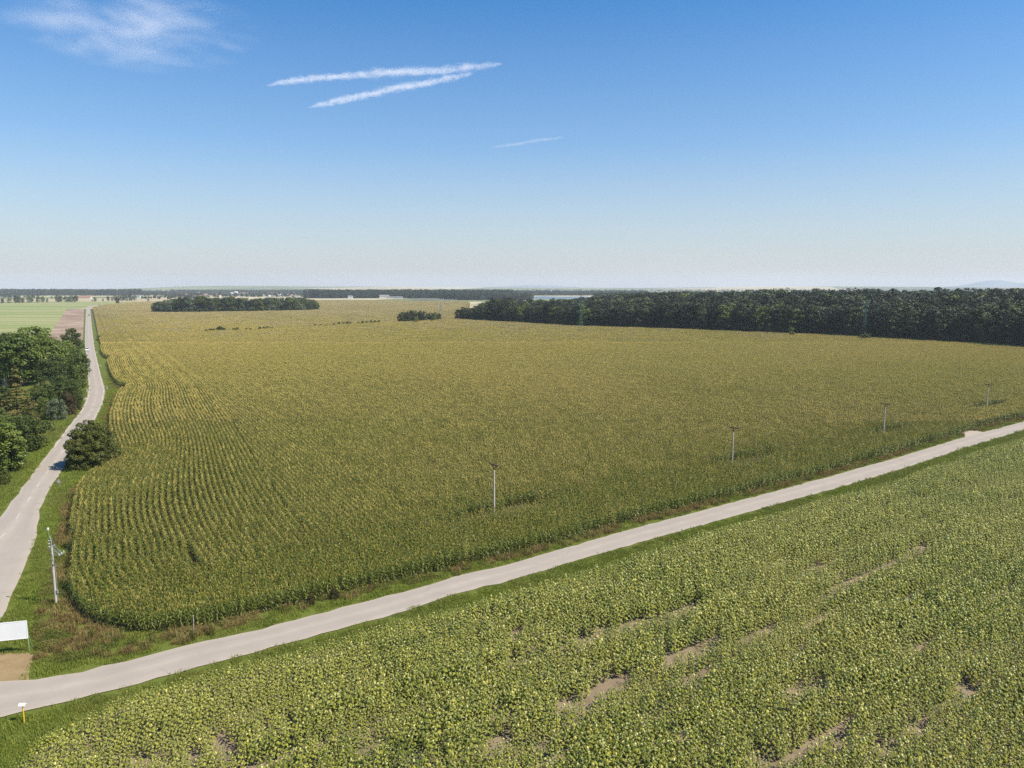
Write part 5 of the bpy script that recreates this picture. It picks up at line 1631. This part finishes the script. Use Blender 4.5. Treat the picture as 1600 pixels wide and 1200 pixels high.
def contrail(pts, rad_px, alt, dens, label, seed, nscale=5.0):
    """a straight drawn-out body of vapour, its core bending gently and its rim feathered"""
    p = np.array(pts, float)
    P2 = resample(p, 60)
    W_ = np.c_[G(P2[:, 0], P2[:, 1], alt), np.full(60, alt)]
    ax = W_[-1] - W_[0]; Lh = np.linalg.norm(ax) / 2000.0
    ang_ = math.atan2(ax[1], ax[0]); mid_ = (W_[0] + W_[-1]) / 2
    ca, sa = math.cos(ang_), math.sin(ang_)
    lx = ((W_[:, 0] - mid_[0]) * ca + (W_[:, 1] - mid_[1]) * sa) / 1000; ly = (-(W_[:, 0] - mid_[0]) * sa + (W_[:, 1] - mid_[1]) * ca) / 1000
    # a trail higher or lower in the picture lies nearer or farther: bend it in height instead, which keeps it slim
    el = np.linalg.norm(mid_[:2])
    co = np.polyfit(lx, ly, 3)
    R0 = rad_px * np.linalg.norm(mid_) / FPX / 1000
    m, t, o = new_mat('contrail_vapour')
    tc = N(t, 'ShaderNodeTexCoord'); sx = N(t, 'ShaderNodeSeparateXYZ'); t.links.new(tc.outputs['Object'], sx.inputs[0])
    x, y, z = sx.outputs
    poly = co[0]
    acc = math_(t, 'MULTIPLY', x, float(co[0]))
    for c_ in co[1:3]:
        acc = math_(t, 'MULTIPLY', math_(t, 'ADD', acc, float(c_)), x)
    acc = math_(t, 'ADD', acc, float(co[3]))
    u_ = math_(t, 'DIVIDE', x, float(Lh))
    taper = math_(t, 'SUBTRACT', 1.0, math_(t, 'POWER', math_(t, 'ABSOLUTE', math_(t, 'SUBTRACT', math_(t, 'MULTIPLY', u_, 0.97), 0.03)), 4.0), True)
    wob = math_(t, 'ADD', 0.55, math_(t, 'MULTIPLY', noise(t, 0.9, 3, 0.6, tc.outputs['Object']), 0.9))
    Rr = math_(t, 'MAXIMUM', math_(t, 'MULTIPLY', math_(t, 'MULTIPLY', math_(t, 'POWER', taper, 0.6), wob), float(R0)), 0.01)
    dy = math_(t, 'DIVIDE', math_(t, 'SUBTRACT', y, acc), math_(t, 'MULTIPLY', Rr, 2.2)); dz = math_(t, 'DIVIDE', z, Rr)
    r_ = math_(t, 'SQRT', math_(t, 'ADD', math_(t, 'MULTIPLY', dy, dy), math_(t, 'MULTIPLY', dz, dz)))
    mp = N(t, 'ShaderNodeMapping'); mp.inputs['Scale'].default_value = (0.45, 1, 1); t.links.new(tc.outputs['Object'], mp.inputs['Vector'])
    f = noise(t, nscale, 6, 0.65, mp.outputs[0], 0.5)
    d = math_(t, 'ADD', math_(t, 'SUBTRACT', 1.0, r_), math_(t, 'MULTIPLY', math_(t, 'SUBTRACT', f, 0.55), 3.4))
    d = math_(t, 'MULTIPLY', math_(t, 'MULTIPLY', d, math_(t, 'SUBTRACT', 1.45, r_, True), True), dens)
    v = N(t, 'ShaderNodeVolumePrincipled'); v.inputs['Color'].default_value = (1, 1, 1, 1)
    t.links.new(d, v.inputs['Density']); t.links.new(v.outputs[0], o.inputs['Volume'])
    mb = MB()
    xs = np.linspace(-Lh, Lh, 40)
    rr = R0 * 1.6 * np.maximum(0.15, (1 - np.abs(xs / Lh) ** 6)) ** 0.6
    V = []
    an = np.arange(16) * 2 * math.pi / 16
    for x_, r0 in zip(xs, rr):
        V.append(np.c_[np.full(16, x_), np.polyval(co, x_) + 2.2 * r0 * np.cos(an), r0 * np.sin(an)])
    V = np.concatenate(V + [[[xs[0], np.polyval(co, xs[0]), 0], [xs[-1], np.polyval(co, xs[-1]), 0]]])
    F = [(i * 16 + j, i * 16 + (j + 1) % 16, (i + 1) * 16 + (j + 1) % 16, (i + 1) * 16 + j) for i in range(39) for j in range(16)]
    T_ = [(640, (j + 1) % 16, j) for j in range(16)] + [(641, 39 * 16 + j, 39 * 16 + (j + 1) % 16) for j in range(16)]
    o = link('contrail', mesh_np('contrail', V, [np.array(F), np.array(T_)], mats=[m], smooth=True))
    o.location = mid_; o.rotation_euler = (0, 0, ang_); o.scale = (1000, 1000, 1000)
    return tag(o, label, 'contrail', 'contrails in the sky')


contrail([(418, 135), (455, 127), (480, 121), (530, 119), (600, 117), (660, 110), (700, 107), (740, 104), (786, 101)], 6.8, 8500, 0.0021, 'white feathery contrail, upper branch of the forked pair', 1)
contrail([(478, 168), (520, 161), (550, 151), (600, 143), (650, 132), (700, 123), (738, 114)], 5.8, 8700, 0.0021, 'white feathery contrail, lower branch of the forked pair', 2)
contrail([(762, 231), (800, 226), (840, 220), (880, 214)], 3.0, 8500, 0.0009, 'faint short contrail below the forked pair', 3)
contrail([(316, 17), (347, 13)], 1.0, 9000, 0.003, 'tiny thin contrail right of the wispy cloud', 4, 9.0)
# wispy cirrus
p0 = G(205, 42, 8200)
lr = np.random.default_rng(5)
u = np.linspace(0, math.pi, 17); w = np.linspace(0, 2 * math.pi, 32, endpoint=False)
V = np.array([(math.sin(a) * math.cos(b), math.sin(a) * math.sin(b), math.cos(a)) for a in u for b in w]) * np.array([3.9, 5.5, 0.35])
F = [(i * 32 + j, (i + 1) * 32 + j, (i + 1) * 32 + (j + 1) % 32, i * 32 + (j + 1) % 32) for i in range(16) for j in range(32)]
cl = link('cirrus_cloud', mesh_np('cirrus_cloud', V, np.array(F), mats=[cloud_mat('cirrus_vapour', 0.0016, 0.8, 0.46, 0.80, 9, (0.45, 1.1, 1.0), (3.9, 5.5, 0.35))], smooth=True))
cl.location = (p0[0], p0[1], 8200); cl.scale = (1000, 1000, 1000); cl.rotation_euler = (0, 0, R(25))
tag(cl, 'thin wispy white cloud in the upper left sky', 'cloud')
